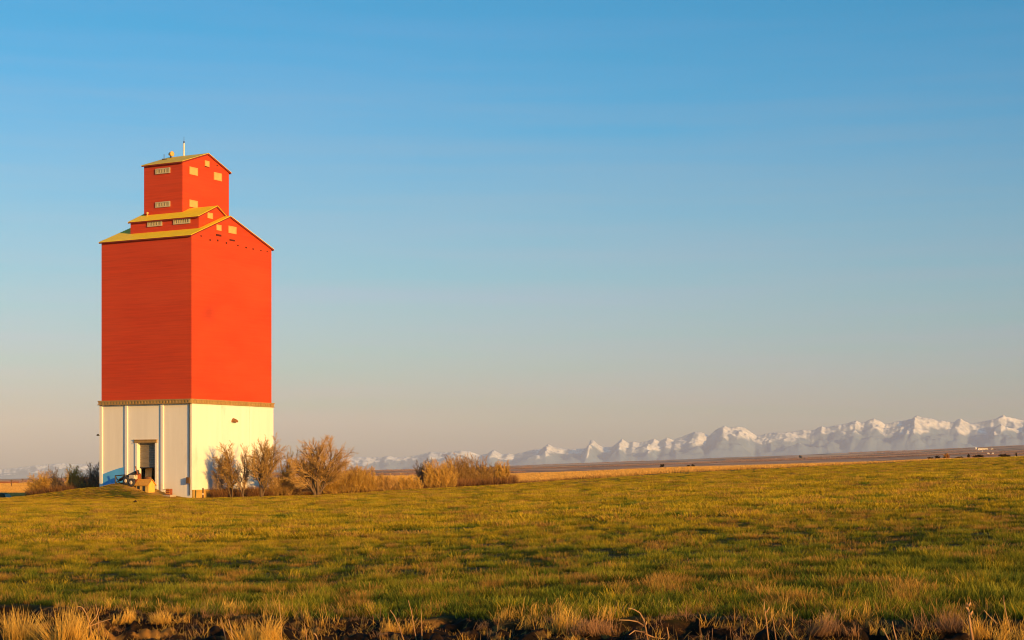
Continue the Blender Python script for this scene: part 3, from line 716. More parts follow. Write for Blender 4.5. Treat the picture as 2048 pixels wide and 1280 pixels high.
# ------------------------------------------------------------------ trees and shrubs
class Segs:
    def __init__(s): s.p0 = []; s.p1 = []; s.r0 = []; s.r1 = []; s.t0 = []; s.t1 = []
    def add(s, a, b, ra, rb, ta=0.5, tb=0.5): s.p0.append(a); s.p1.append(b); s.r0.append(ra); s.r1.append(rb); s.t0.append(ta); s.t1.append(tb)
    def mesh(s, name, n=3):
        p0 = np.array(s.p0, float); p1 = np.array(s.p1, float)
        d = p1 - p0; L = np.linalg.norm(d, axis=1, keepdims=True); d = d / np.maximum(L, 1e-6)
        ref = np.where(np.abs(d[:, 2:3]) > 0.9, np.array([[1.0, 0, 0]]), np.array([[0, 0, 1.0]]))
        u = np.cross(d, ref); u /= np.maximum(np.linalg.norm(u, axis=1, keepdims=True), 1e-6); w = np.cross(d, u)
        k = len(p0); v = np.zeros((k, 2, n, 3))
        for j in range(n):
            an = 2 * math.pi * j / n; o = u * math.cos(an) + w * math.sin(an)
            v[:, 0, j] = p0 + o * np.array(s.r0)[:, None]; v[:, 1, j] = p1 + o * np.array(s.r1)[:, None]
        base = np.arange(k)[:, None] * 2 * n; fs = []
        for j in range(n):
            q = (j + 1) % n
            fs.append(np.concatenate([base + j, base + q, base + n + q, base + n + j], 1))
        al = np.stack([np.repeat(np.array(s.t0)[:, None], n, 1), np.repeat(np.array(s.t1)[:, None], n, 1)], 1).reshape(-1)
        return np_mesh(name, v.reshape(-1, 3), np.concatenate(fs, 0), al)

def limb(r, wood, twigs, p, d, length, rad, lev, cfg, off=0.0):
    """grow one limb and its side shoots"""
    n = max(2, int(length / cfg['step'])); n = min(n, 9)
    st = length / n; pts = [p.copy()]; dirs = []
    dd = d.copy()
    for i in range(n):
        dd = (dd + Vector((r.gauss(0, 1), r.gauss(0, 1), r.gauss(0, 1))) * cfg['wig'] + Vector((0, 0, cfg['up'] * (0.6 if lev else 0.3)))).normalized()
        pts.append(pts[-1] + dd * st); dirs.append(dd.copy())
    dst = wood if lev <= cfg['wood_lev'] else twigs
    for i in range(n):
        ra = rad * (1 - 0.72 * i / n); rb = rad * (1 - 0.72 * (i + 1) / n)
        ta = (lev + i / n) / (cfg['levels'] + 1) + off; tb = (lev + (i + 1) / n) / (cfg['levels'] + 1) + off
        dst.add(tuple(pts[i]), tuple(pts[i + 1]), max(ra, cfg['rmin']), max(rb, cfg['rmin']), ta, tb)
    if lev >= cfg['levels']: return
    k = cfg['kids'][lev]
    for j in range(k):
        f = cfg['from'][lev] + (1 - cfg['from'][lev]) * (j + r.random()) / k
        i = min(n - 1, int(f * n)); q = pts[i].lerp(pts[i + 1], f * n - i) if i + 1 < len(pts) else pts[-1]
        base = dirs[i]
        az = r.random() * 2 * math.pi
        perp = base.cross(Vector((math.cos(az), math.sin(az), 0.3))).normalized()
        ang = math.radians(r.uniform(*cfg['ang'][lev]))
        nd = (base * math.cos(ang) + perp * math.sin(ang)).normalized()
        limb(r, wood, twigs, q, nd, length * cfg['ratio'][lev] * r.uniform(0.7, 1.15) * (1.1 - 0.45 * f), max(rad * (1 - 0.6 * f) * 0.62, cfg['rmin']), lev + 1, cfg, off)

BARK = TW = None
def plant_tree(name, px, Y, top, width, stems, cfg, seed, wmat, tmat, label, cat, group=None, trunk_name='trunk', crown_name='crown', sink=0.05):
    r = random.Random(seed)
    p = at(px, Y); H = zrow(top, Y) - p.z
    wood, twigs = Segs(), Segs()
    for (dx, lean, hf, rad) in stems:
        s = Vector((dx * .18, r.uniform(-.05, .05), -sink)); d = Vector((lean, r.uniform(-.15, .15), 1)).normalized()
        limb(r, wood, twigs, s, d, H * hf, rad, 0, cfg, r.gauss(-.05, .22) if len(stems) > 8 else 0.0)
    # fit exactly into the room it takes in the photograph
    tops = np.array(twigs.p1 + wood.p1); zmax = np.percentile(tops[:, 2], 99.6); xs = tops[:, 0]
    w_now = np.percentile(xs, 99) - np.percentile(xs, 1)
    sz = H / zmax; sx = width * Y / F / w_now
    for S in (wood, twigs):
        for arr in (S.p0, S.p1):
            for i, v in enumerate(arr): arr[i] = (v[0] * sx, v[1] * sx, v[2] * sz)
    root = empty(name, p, label, cat, group)
    if wood.p0: link_mesh(trunk_name, wood.mesh(trunk_name, 6), wmat, root, smooth=True)
    link_mesh(crown_name, twigs.mesh(crown_name, 3), tmat, root)
    return root

def copy_thing(root, loc, scale, rz, label, group=None):
    c = root.copy(); C.objects.link(c); c.location = loc; c.scale = scale; c.rotation_euler = (0, 0, rz)
    c['label'] = label
    if group: c['group'] = group
    for ch in root.children:
        d = ch.copy(); C.objects.link(d); d.parent = c
    return c

def build_trees():
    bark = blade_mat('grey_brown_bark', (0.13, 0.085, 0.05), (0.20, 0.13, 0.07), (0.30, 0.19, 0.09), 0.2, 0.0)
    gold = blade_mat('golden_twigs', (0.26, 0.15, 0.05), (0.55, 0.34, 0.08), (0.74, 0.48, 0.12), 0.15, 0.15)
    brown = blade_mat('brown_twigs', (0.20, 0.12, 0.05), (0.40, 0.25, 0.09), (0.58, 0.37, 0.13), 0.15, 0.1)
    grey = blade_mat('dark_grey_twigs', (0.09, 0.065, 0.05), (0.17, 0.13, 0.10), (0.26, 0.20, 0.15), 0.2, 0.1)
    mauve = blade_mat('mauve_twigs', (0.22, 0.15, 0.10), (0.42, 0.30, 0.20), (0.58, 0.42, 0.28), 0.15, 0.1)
    slim = dict(step=.35, wig=.05, up=.05, levels=3, kids=[18, 10, 8], ratio=[.40, .46, .5], ang=[(18, 42), (20, 48), (20, 50)], rmin=.0055, wood_lev=0)
    slim['from'] = [.15, .15, .1]
    vase = dict(step=.4, wig=.075, up=.02, levels=3, kids=[15, 13, 11], ratio=[.62, .46, .45], ang=[(24, 58), (20, 50), (20, 52)], rmin=.0052, wood_lev=1)
    vase['from'] = [.22, .2, .1]
    bush = dict(step=.4, wig=.05, up=.05, levels=2, kids=[14, 10], ratio=[.34, .44], ang=[(14, 46), (18, 55)], rmin=.0068, wood_lev=-1)
    bush['from'] = [.12, .1]
    leafy = dict(step=.35, wig=.12, up=.05, levels=2, kids=[12, 8], ratio=[.34, .42], ang=[(20, 55), (25, 60)], rmin=.0085, wood_lev=-1)
    leafy['from'] = [.1, .1]
    g1 = 'bare trees right beside the elevator'
    plant_tree('bare_tree', 440, 151.0, 912, 30, [(0, -.08, .9, .06), (.2, .1, .75, .05), (-.2, -.2, .6, .04)], slim, 1, bark, mauve, 'smallest bare tree, thin and low before the bright white wall', 'tree', g1)
    plant_tree('bare_tree', 463, 150.6, 886, 44, [(0, .02, 1, .10), (.25, .10, .85, .07), (-.25, -.12, .8, .07)], slim, 2, bark, brown, 'upright narrow golden brown bare tree before the white wall', 'tree', g1)
    plant_tree('bare_tree', 486, 150.2, 890, 34, [(.25, -.35, .55, .08), (0, .03, .95, .07), (.2, .08, .8, .05)], slim, 3, bark, mauve, 'pale mauve bare tree between two stronger trees before the white wall', 'tree', g1)
    plant_tree('bare_tree', 523, 149.6, 873, 76, [(0, .03, .72, .15), (-.35, -.10, .66, .09), (.2, .48, .80, .10), (.1, .40, .45, .07)], vase, 14, bark, brown, 'forked bare tree at the right edge of the white wall', 'tree', g1)
    plant_tree('bare_tree', 634, 153.0, 873, 118, [(-.75, -.14, .72, .17), (-.5, -.50, .62, .12), (.35, .10, .74, .16), (.5, .42, .74, .13), (.2, .75, .6, .09), (-.3, -.8, .40, .07)], vase, 25, bark, brown, 'largest bare tree with a wide dark forked crown', 'tree', g1)
    def fan(n, spread, w, r, lo=.36):
        return [(r.uniform(-w, w) * 5.5, r.gauss(0, spread), lo + (1 - lo) * r.random() ** 1.5, r.uniform(.012, .024)) for _ in range(int(n * 1.25))]
    rr = random.Random(3)
    g2 = 'golden shrubs in a row right of the elevator'
    rows = [
        # px, Y, top, width, n, material, name, label
        (574, 154.5, 903, 40, 26, gold, 'slender golden shrub between the forked tree and the largest tree'),
        (560, 153.5, 952, 60, 34, brown, 'low brown shrub at the right foot of the white wall'),
        (664, 155, 930, 60, 40, gold, 'golden shrub hugging the right side of the largest bare tree'),
        (700, 157, 930, 46, 40, gold, 'bright golden shrub right of the largest tree, first of the low row'),
        (731, 158, 934, 50, 44, gold, 'rounded golden shrub, second of the low row'),
        (766, 160, 948, 46, 36, brown, 'lower brownish shrub in the dip of the row'),
        (790, 161, 953, 44, 34, brown, 'lowest brown shrub with dark foot in the dip of the row'),
        (822, 161, 949, 50, 40, gold, 'low rounded golden shrub left of the dark tall shrub'),
        (848, 166, 919, 34, 34, grey, 'dark grey tall shrub left of the tall golden ones'),
        (874, 163, 921, 52, 50, gold, 'tall golden shrub fading to the right of the dark grey one'),
        (898, 163.5, 940, 30, 30, gold, 'smaller golden shrub under the reddish brown tall shrubs'),
        (905, 168, 912, 44, 44, brown, 'reddish brown tall shrub, highest against the mountains'),
        (940, 168, 911, 54, 50, brown, 'broad brown tall shrub with pale stems and dark foot'),
        (966, 168, 928, 40, 40, brown, 'brown shrub sloping down at the right of the broad one'),
        (992, 170, 926, 28, 30, brown, 'thin brown shrub next to the last yellow one'),
        (1007, 169, 922, 26, 34, gold, 'last bright yellow pointed shrub at the right end of the row'),
    ]
    for k, (px, Y, top, w, n, m, lab) in enumerate(rows):
        sp = .12 if w < 45 else .2
        plant_tree('shrub', px, Y, top, w, fan(n, sp, w * Y / F * .36, rr), bush, 40 + k, bark, m, lab, 'shrub', g2, crown_name='branches')
    g3 = 'shrubs left of the elevator'
    rows = [
        (78, 160, 943, 46, 34, gold, leafy, 'leftmost golden shrub with a rounded leafy crown'),
        (108, 161, 936, 30, 22, grey, leafy, 'dark grey upright shrub between the two golden ones at the left'),
        (125, 163, 957, 30, 22, mauve, leafy, 'low thin shrub with a few rusty leaves left of the elevator'),
        (147, 160, 931, 34, 30, gold, leafy, 'taller golden shrub nearer the elevator'),
        (168, 161, 946, 30, 24, grey, leafy, 'low dark shrub pressed behind the taller golden one'),
        (190, 160.5, 925, 40, 22, grey, leafy, 'dark gaunt shrub touching the left corner of the elevator'),
    ]
    for k, (px, Y, top, w, n, m, cf, lab) in enumerate(rows):
        plant_tree('shrub', px, Y, top, w, fan(n, .17, w * Y / F * .33, rr, .55), cf, 80 + k, bark, m, lab, 'shrub', g3, crown_name='branches')
    # far trees on the plain
    far = dict(step=1.2, wig=.14, up=.06, levels=2, kids=[16, 12], ratio=[.5, .45], ang=[(25, 60), (25, 65)], rmin=.10, wood_lev=0)
    far['from'] = [.2, .1]
    dark = blade_mat('far_dark_twigs', (0.03, 0.02, 0.015), (0.035, 0.025, 0.02), (0.05, 0.035, 0.025), 0.1, 0.0)
    rust = blade_mat('far_rust_twigs', (0.20, 0.10, 0.05), (0.36, 0.18, 0.07), (0.45, 0.24, 0.09), 0.1, 0.0)
    g4 = 'far trees on the brown plain'
    for k, (px, base, h, w, m, lab) in enumerate([
        (1323.5, 935.5, 7.5, 8, dark, 'small dark tree alone on the edge of the far stubble'),
        (1376.5, 934.5, 5, 5, dark, 'left half of a pair of small dark trees on the stubble edge'),
        (1386.5, 934.5, 6, 6, dark, 'right and larger half of a pair of small dark trees'),
        (1602, 917, 6, 5, dark, 'tiny dark tree standing alone halfway up the brown plain'),
        (1722, 927, 4, 6, dark, 'tiny dark bush on the crest of the green field'),
        (1862, 920, 5.5, 12, dark, 'dark low bush at the left end of the far tree clump'),
        (1876, 920, 9, 10, dark, 'dark round tree in the middle of the far tree clump'),
        (1893, 919, 13, 11, rust, 'rust coloured tree at the right end of the far tree clump'),
        (1918, 917, 4, 16, dark, 'low dark hedge bush right of the rust coloured tree'),
        (1936, 915.5, 8, 4, dark, 'thin dark tree left of the white farm buildings'),
        (1952, 914.5, 5, 22, dark, 'long low dark bush below the white farm buildings'),
        (2033, 910.5, 6, 3, dark, 'thin dark tree near the right end of the crest'),
        (2015, 911.5, 3, 22, dark, 'long low dark bush near the right end of the crest'),
    ]):
        Y = find_Y(px, base, 270)
        if px > 1700: Y = 330 + 6 * (k % 4)
        f2 = dict(far); f2['rmin'] = 0.35 * Y / F; f2['step'] = h * Y / F / 5
        r = random.Random(k); hh = h * Y / F
        p = at(px, Y)
        plant_tree('far_tree', px, Y, base - h, w, [(r.uniform(-.25, .25) * w * Y / F, r.gauss(0, .15), r.uniform(.6, 1), .5 * Y / F) for _ in range(5)], f2, 200 + k, m, m, lab, 'tree', g4)

def build_farm():
    g = 'white buildings of the far farm'
    def house(px, y, w, h, d, lab, roofm, ridge=.35):
        Y = find_Y(px, y, 1200); p = at(px, Y); s = Y / F
        o = empty('farm_building', p, lab, 'building', g)
        PP = lambda x, yy, z: (p.x + x, p.y + yy, p.z + z)
        k = MB(); k.quad_box(PP, (-w * s / 2, w * s / 2), (0, d * s), (-h * s, h * s)); k.build('wall', M['white'], o)
        k = MB(); e = .15 * h * s
        def sec(x): return [PP(x, -e, h * s + .01), PP(x, d * s + e, h * s + .01), PP(x, d * s / 2, h * s * (1 + ridge))]
        k.prism(sec(-w * s / 2 - e), sec(w * s / 2 + e)); k.build('roof', roofm, o)
        for i in range(max(1, int(w / 5))):
            x = (-w / 2 + (i + .5) * w / max(1, int(w / 5))) * s
            k = MB(); k.quad_box(PP, (x - .5 * s, x + .5 * s), (-.25, .05), (.05 * h * s, .6 * h * s)); k.build('door', M['rust'], o)
    house(1966, 900.5, 19, 3.6, 6, 'long white barn highest on the far slope', M['concrete'])
    house(1952.5, 900.3, 2.6, 4.4, 4, 'narrow white shed at the left end of the long barn', M['white'])
    house(1984.5, 899.6, 4, 2.4, 4, 'small pale shed right of the long barn', M['concrete'])
    house(1965, 903.4, 2.0, 1.6, 3, 'tiny white hut below the long barn', M['white'])
    house(1977, 912.8, 3.6, 1.8, 3, 'low white shed left of a similar one near the crest', M['white'])
    house(1986, 912.4, 3.2, 1.6, 3, 'low white shed right of a similar one near the crest', M['white'])

# ------------------------------------------------------------------ grass
def tuft(seed, n, rad, h, w, bend, mat, name='grass_tuft', spread=0.25, segs=3, hv=.4):
    r = np.random.RandomState(seed); V = []; Fc = []; al = []
    for i in range(n):
        an = r.rand() * 6.283; rr = rad * math.sqrt(r.rand()); bx, by = rr * math.cos(an), rr * math.sin(an)
        hh = h * (1 - hv + hv * 2 * r.rand()) * (1 - .3 * rr / max(rad, 1e-6)); face = r.rand() * 6.283
        la = an + r.normal(0, .8); lean = spread * (0.3 + r.rand()) ; bd = bend * r.rand()
        ux, uy = math.cos(face), math.sin(face); i0 = len(V)
        for k in range(segs + 1):
            t = k / segs
            out = hh * (lean * t + bd * t * t)
            z = hh * (t - .35 * bd * t * t)
            ww = w * (1 - t * .85) * .5
            cx, cy = bx + math.cos(la) * out, by + math.sin(la) * out
            V.append((cx - ux * ww, cy - uy * ww, z)); V.append((cx + ux * ww, cy + uy * ww, z)); al += [t, t]
        for k in range(segs):
            a = i0 + 2 * k; Fc.append((a, a + 1, a + 3, a + 2))
    me = np_mesh(name, V, np.array(Fc), al); me.materials.append(mat)
    return me

def scatter(name, pts, scale, yaw, kind, meshes, label, cat):
    col = bpy.data.collections.new(name + '_kinds')
    for i, me in enumerate(meshes):
        o = bpy.data.objects.new('%s_kind_%02d' % (name, i), me); col.objects.link(o)
    me = bpy.data.meshes.new(name); me.vertices.add(len(pts)); me.vertices.foreach_set('co', np.asarray(pts, np.float32).ravel())
    for nm, ty, val in (('isc', 'FLOAT', scale), ('iyaw', 'FLOAT', yaw)):
        a = me.attributes.new(nm, ty, 'POINT'); a.data.foreach_set('value', np.asarray(val, np.float32))
    a = me.attributes.new('ikind', 'INT', 'POINT'); a.data.foreach_set('value', np.asarray(kind, np.int32))
    o = bpy.data.objects.new(name, me); C.objects.link(o)
    ng = bpy.data.node_groups.new(name + '_nodes', 'GeometryNodeTree')
    ng.interface.new_socket('Geometry', in_out='INPUT', socket_type='NodeSocketGeometry')
    ng.interface.new_socket('Geometry', in_out='OUTPUT', socket_type='NodeSocketGeometry')
    gi = ng.nodes.new('NodeGroupInput'); go = ng.nodes.new('NodeGroupOutput')
    mp = ng.nodes.new('GeometryNodeMeshToPoints'); ip = ng.nodes.new('GeometryNodeInstanceOnPoints')
    ci = ng.nodes.new('GeometryNodeCollectionInfo'); ci.inputs['Collection'].default_value = col
    ci.inputs['Separate Children'].default_value = True; ci.inputs['Reset Children'].default_value = True
    def na(nm, ty):
        q = ng.nodes.new('GeometryNodeInputNamedAttribute'); q.data_type = ty; q.inputs['Name'].default_value = nm
        return [s for s in q.outputs if s.enabled and s.name == 'Attribute'][0]
    cx = ng.nodes.new('ShaderNodeCombineXYZ')
    ng.links.new(gi.outputs[0], mp.inputs[0]); ng.links.new(mp.outputs[0], ip.inputs['Points'])
    ng.links.new(ci.outputs[0], ip.inputs['Instance']); ip.inputs['Pick Instance'].default_value = True
    ng.links.new(na('ikind', 'INT'), ip.inputs['Instance Index'])
    ng.links.new(na('iyaw', 'FLOAT'), cx.inputs[2]); ng.links.new(cx.outputs[0], ip.inputs['Rotation'])
    ng.links.new(na('isc', 'FLOAT'), ip.inputs['Scale']); ng.links.new(ip.outputs[0], go.inputs[0])
    md = o.modifiers.new('scatter', 'NODES'); md.node_group = ng
    return tag(o, label, cat, kind='stuff')

def build_grass():
    rs = np.random.RandomState(5)
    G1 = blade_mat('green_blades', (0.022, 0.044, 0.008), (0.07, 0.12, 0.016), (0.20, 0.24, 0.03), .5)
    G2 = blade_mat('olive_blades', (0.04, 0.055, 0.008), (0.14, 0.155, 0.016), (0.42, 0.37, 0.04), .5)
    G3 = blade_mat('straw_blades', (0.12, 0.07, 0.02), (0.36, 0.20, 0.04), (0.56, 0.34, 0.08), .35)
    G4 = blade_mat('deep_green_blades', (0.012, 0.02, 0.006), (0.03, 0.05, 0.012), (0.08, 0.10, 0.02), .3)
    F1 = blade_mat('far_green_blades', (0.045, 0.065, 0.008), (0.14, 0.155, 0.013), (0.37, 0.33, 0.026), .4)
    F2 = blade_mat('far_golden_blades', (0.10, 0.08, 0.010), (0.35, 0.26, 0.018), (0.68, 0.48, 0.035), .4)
    kinds = []
    for m in (G1, G2, G3, G4):
        for s in range(3):
            kinds.append(tuft(s + 10, 44, .12, .098, .0062, .6, m, spread=.20))
    for m in (F1, F2):
        for s in range(3):
            kinds.append(tuft(s + 90, 44, .12, .10, .0070, .6, m, spread=.22))
    fkinds = []
    for m in (F1, F2, G3, G1):
        for s in range(2):
            fkinds.append(tuft(s + 30, 60, .36, .125, .022, .7, m, spread=.35, segs=2))
    def pick(X, Y, n):
        g = .30 + .42 * fbm(X * 1.9, Y * .55, 61, 3) + .34 * (fbm(X * 4.2, Y * 1.6, 62, 2) - .5) + .012 * np.sin((X * .3 + Y) * 2.6)
        g = g + rs.normal(0, .075, n)
        st = fbm(X * 2.6 + 40, Y * .9 + 7, 71, 3) + rs.normal(0, .11, n)
        near = 1 - sstep(24, 60, Y)
        k = np.where(g < .440 + .04 * near, 3, np.where(g < .505 + .07 * near, 0, 1))
        q = Y + .10 * X; ph = q / (2.6 + .03 * Y) * 6.283 + 3.5 * vnoise(X * .12, Y * .08, 83)
        row = sstep(.55, .95, np.sin(ph)) * sstep(.40, .60, fbm(X * .30, Y * .25, 84, 2)) * (1 - sstep(90, 150, Y))
        g = g - .11 * row; k = np.where(rs.rand(n) < .75 * row, 3, k)
        k = np.where(st > .69, 2, k)
        return k, g
    P = []; S = []; K = []; YW = []
    P2 = []; S2 = []; K2 = []; YW2 = []
    for (y0, y1, dens, far) in ((16.5, 32, 58, 0), (32, 52, 30, 0), (52, 85, 6.5, 1), (85, 168, 4.2, 1), (168, 262, 1.2, 1)):
        hw = lambda Y: (1024 + 60) / F * Y + (9.0 if y0 < 85 else 14.0)
        area = (hw(y0) + hw(y1)) * (y1 - y0); n = int(area * dens)
        Y = np.sqrt(y0 ** 2 + (y1 ** 2 - y0 ** 2) * rs.rand(n)); X = (rs.rand(n) * 2 - 1) * hw(Y)
        keep = Y > soil_edge(X) + .05 * rs.rand(n)
        if y0 >= 168: keep &= (Y + 8 < 166 + np.clip((X - 8) * 1.9, 0, 200))
        # keep the elevator footprint, bare bank and hut clear
        dx = X - NP[0]; dy = Y - NP[1]; a = dx * LD[0] + dy * LD[1]; t = dx * RD[0] + dy * RD[1]
        keep &= ~((a > -.5) & (a < 10.5) & (t > -.6) & (t < 11.6))
        keep &= ~((a > .8) & (a < 7.0) & (t > -2.6) & (t < 0) & (rs.rand(n) < .75))
        keep &= ~((Y > 140) & (np.exp(-(((a - 4.0) / 3.4) ** 2)) * np.exp(-(((t + 1.4) / 1.7) ** 2)) > .5 * rs.rand(n) + .45))
        X, Y = X[keep], Y[keep]; n = len(X)
        k, g = pick(X, Y, n)
        hgt = (.78 + .45 * np.clip((g - .38) * 3.2, 0, 1)) * (.55 + 1.0 * rs.rand(n) ** 1.7)
        hgt = np.where(k == 3, hgt * .95, hgt); hgt = np.where(k == 2, hgt * 1.15, hgt)
        hgt = hgt * (1 - .35 * sstep(100, 150, Y))
        Z = ground_z(X, Y) - .012
        if far:
            P2.append(np.stack([X, Y, Z], 1)); S2.append(hgt * (1 if y0 < 168 else 1.3)); K2.append(k * 2 + rs.randint(0, 2, n)); YW2.append(rs.rand(n) * 6.283)
        else:
            P.append(np.stack([X, Y, Z], 1)); S.append(hgt * (1.0 + .25 * (1 - sstep(20, 34, Y)))); k = np.where((k < 2) & (rs.rand(n) < .06 + .62 * sstep(30, 56, Y)), k + 4, k); K.append(k * 3 + rs.randint(0, 3, n)); YW.append(rs.rand(n) * 6.283)
    # thick short turf on the bank before the elevator
    n = 5200; a = -1.5 + rs.rand(n) * 24; t = -.4 - rs.rand(n) * 8.5
    X = NP[0] + a * LD[0] + t * RD[0]; Y = NP[1] + a * LD[1] + t * RD[1]
    bare = np.exp(-(((a - 3.4) / 3.0) ** 2)) * np.exp(-(((t + 1.4) / 1.5) ** 2)); ok = rs.rand(n) > bare * 1.2; X, Y, a, t = X[ok], Y[ok], a[ok], t[ok]; n = len(X)
    patch = np.exp(-(((a - 3.6) / 1.8) ** 2)) * np.exp(-(((t + 4.2) / 1.0) ** 2)) > .25 + .4 * rs.rand(n)
    P2.append(np.stack([X, Y, ground_z(X, Y) - .012], 1)); S2.append(.35 + .45 * rs.rand(n)); K2.append(np.where(patch, 6, np.where(rs.rand(n) < .25, 4, np.where(rs.rand(n) < .85, 2, 0))) + rs.randint(0, 2, n)); YW2.append(rs.rand(n) * 6.283)
    scatter('near_grass', np.concatenate(P), np.concatenate(S), np.concatenate(YW), np.concatenate(K), kinds, 'tufted green and straw coloured field grass in the foreground', 'grass')
    scatter('field_grass', np.concatenate(P2), np.concatenate(S2), np.concatenate(YW2), np.concatenate(K2), fkinds, 'yellow green field grass stretching back to the elevator', 'grass')
    # ochre stubble beyond the green field
    ST = blade_mat('stubble_stalks', (0.25, 0.13, 0.03), (0.50, 0.28, 0.07), (0.66, 0.40, 0.12), .25, .2)
    skd = [tuft(s + 70, 60, .9, .30, .05, .3, ST, spread=.25, segs=2) for s in range(2)]
    n = 60000; Ys = 166 + rs.rand(n) * 240; Xs = (rs.rand(n) * 2 - 1) * (1080 / F * Ys)
    ok0 = rs.rand(n) > sstep(300, 405, Ys)
    ok = ok0 & (Ys > 172 + np.clip((Xs - 8) * 1.9, 0, 200) + 4 * vnoise(Xs * .1, Ys * .1, 3)); Xs, Ys = Xs[ok], Ys[ok]; n = len(Xs)
    scatter('stubble', np.stack([Xs, Ys, ground_z(Xs, Ys) - .02], 1), .7 + .6 * rs.rand(n), rs.rand(n) * 6.283, rs.randint(0, 2, n), skd, 'ochre stubble field lying behind the shrub row', 'stubble')
    # pale cropped strips across the far plain
    Pb = []; Sb = []
    for (b0, b1, sc, nn) in ((520, 600, 1.3, 2200), (860, 1000, 2.0, 2200), (1500, 1800, 3.0, 2400), (2700, 3200, 5.0, 2400), (4600, 5400, 7.0, 2400)):
        Yb = b0 + (b1 - b0) * rs.rand(nn); Ub = -100 + 2250 * rs.rand(nn); ok = vnoise(Ub / 230., np.full(nn, b0 * 1.7), 57) > .36
        Xb = (Ub - 1024) / F * Yb; Pb.append(np.stack([Xb, Yb, ground_z(Xb, Yb) - .02], 1)[ok]); Sb.append((sc * (.7 + .5 * rs.rand(nn)))[ok])
    Pb = np.concatenate(Pb); n = len(Pb)
    SB = blade_mat('far_stubble_stalks', (0.18, 0.10, 0.075), (0.27, 0.16, 0.12), (0.34, 0.21, 0.16), .2, .1)
    scatter('far_stubble', Pb, np.concatenate(Sb), rs.rand(n) * 6.283, rs.randint(0, 2, n), [tuft(s + 75, 60, .9, .30, .05, .3, SB, spread=.25, segs=2) for s in range(2)], 'pale pinkish stubble strips across the far brown plain', 'stubble')
    # weeds under the trees and at the far edge
    W1 = blade_mat('brown_weeds', (0.10, 0.05, 0.025), (0.24, 0.12, 0.05), (0.38, 0.21, 0.08), .35)
    wk = [tuft(s + 50, 60, .5, .75, .035, .5, W1, spread=.35, segs=3) for s in range(3)]
    n = 900; u = 435 + rs.rand(n) ** 1.3 * 590; Yw = 150.2 + (u - 430) * .031 + rs.rand(n) * 3.2
    Xw = (u - 1024) / F * Yw
    n2 = 420; u2 = 1010 + rs.rand(n2) ** 1.5 * 190; Y2 = 170 + rs.rand(n2) * 12 + (u2 - 1010) * .02
    Xw = np.concatenate([Xw, (u2 - 1024) / F * Y2]); Yw = np.concatenate([Yw, Y2])
    n3 = 160; u3 = 62 + rs.rand(n3) * 135; Y3 = 158.5 + rs.rand(n3) * 3
    Xw = np.concatenate([Xw, (u3 - 1024) / F * Y3]); Yw = np.concatenate([Yw, Y3])
    dx = Xw - NP[0]; dy = Yw - NP[1]; a = dx * LD[0] + dy * LD[1]; t = dx * RD[0] + dy * RD[1]
    ok = ~((a > -.6) & (a < 10.6) & (t > -.6) & (t < 11.7)); Xw, Yw = Xw[ok], Yw[ok]; n = len(Xw)
    sc = (.55 + .8 * rs.rand(n)) * np.where((Xw / Yw * F + 1024 > 1022) & (Yw > 165), .38, 1.0)
    scatter('undergrowth', np.stack([Xw, Yw, ground_z(Xw, Yw) - .02], 1), sc, rs.rand(n) * 6.283, rs.randint(0, 3, n), wk, 'tangled brown undergrowth along the foot of the trees', 'undergrowth')

def clump(seed, n, half, h, w, bend, mat, spread):
    r = np.random.RandomState(seed); V = []; Fc = []; al = []
    nc = 5 + seed % 3; cx_ = (r.rand(nc) * 2 - 1) * half; cy_ = r.normal(0, half * .35, nc); ch = .45 + .6 * r.rand(nc); lx = r.normal(-.05, .30, nc)
    for i in range(n):
        c = r.randint(nc); sg = half * .22
        bx, by = cx_[c] + r.normal(0, sg), cy_[c] + r.normal(0, sg)
        hh = h * ch[c] * (.25 + .85 * r.rand() ** .8); an = r.rand() * 6.283; out = spread * abs(r.normal(0, 1)); face = r.rand() * 6.283
        dx = lx[c] + out * math.cos(an); dy = out * math.sin(an); bd = bend * r.rand() ** 2 * 1.6
        kink = r.rand() < .22; kt = .35 + .4 * r.rand(); ka = r.rand() * 6.283
        ux, uy = math.cos(face), math.sin(face); i0 = len(V); p = [bx, by, 0.0]; segs = 5
        for k in range(segs + 1):
            t = k / segs; ww = w * (1 - t * .8) * .5
            V.append((p[0] - ux * ww, p[1] - uy * ww, p[2])); V.append((p[0] + ux * ww, p[1] + uy * ww, p[2])); al += [t, t]
            sx, sy, sz = dx + bd * t * math.cos(an), dy + bd * t * math.sin(an), 1.0 - .6 * bd * t
            if kink and t > kt: sx, sy, sz = math.cos(ka), math.sin(ka), -.25
            q = hh / segs / math.sqrt(sx * sx + sy * sy + sz * sz); p = [p[0] + sx * q, p[1] + sy * q, max(.005, p[2] + sz * q)]
        for k in range(segs):
            a = i0 + 2 * k; Fc.append((a, a + 1, a + 3, a + 2))
    me = np_mesh('dry_grass_clump', V, np.array(Fc), al); me.materials.append(mat)
    return me

def build_fringe(straw, pink):
    # short broken straw along the edge of the dug soil
    rs = np.random.RandomState(12)
    ks = [clump(400 + q, 40, .20, .30, .007, .8, (straw, pink)[q % 2], .35 + .1 * q) for q in range(6)]
    n = 1500; X = (rs.rand(n) * 2 - 1) * 13.0; off = rs.normal(.05, .55, n); off = np.where(rs.rand(n) < .45, -rs.rand(n) * 4.0, off)
    Y = soil_edge(X) + off; ok = (fbm(X * .9 + 5, Y * .5, 33, 3) > .45) & (Y > 15.5); X, Y = X[ok], Y[ok]; n = len(X)
    scatter('straw_litter', np.stack([X, Y, ground_z(X, Y) - .01], 1), .25 + .75 * rs.rand(n) ** 1.6, rs.rand(n) * 6.283, rs.randint(0, 6, n), ks, 'broken dry straw lying along the edge of the dark soil', 'straw')

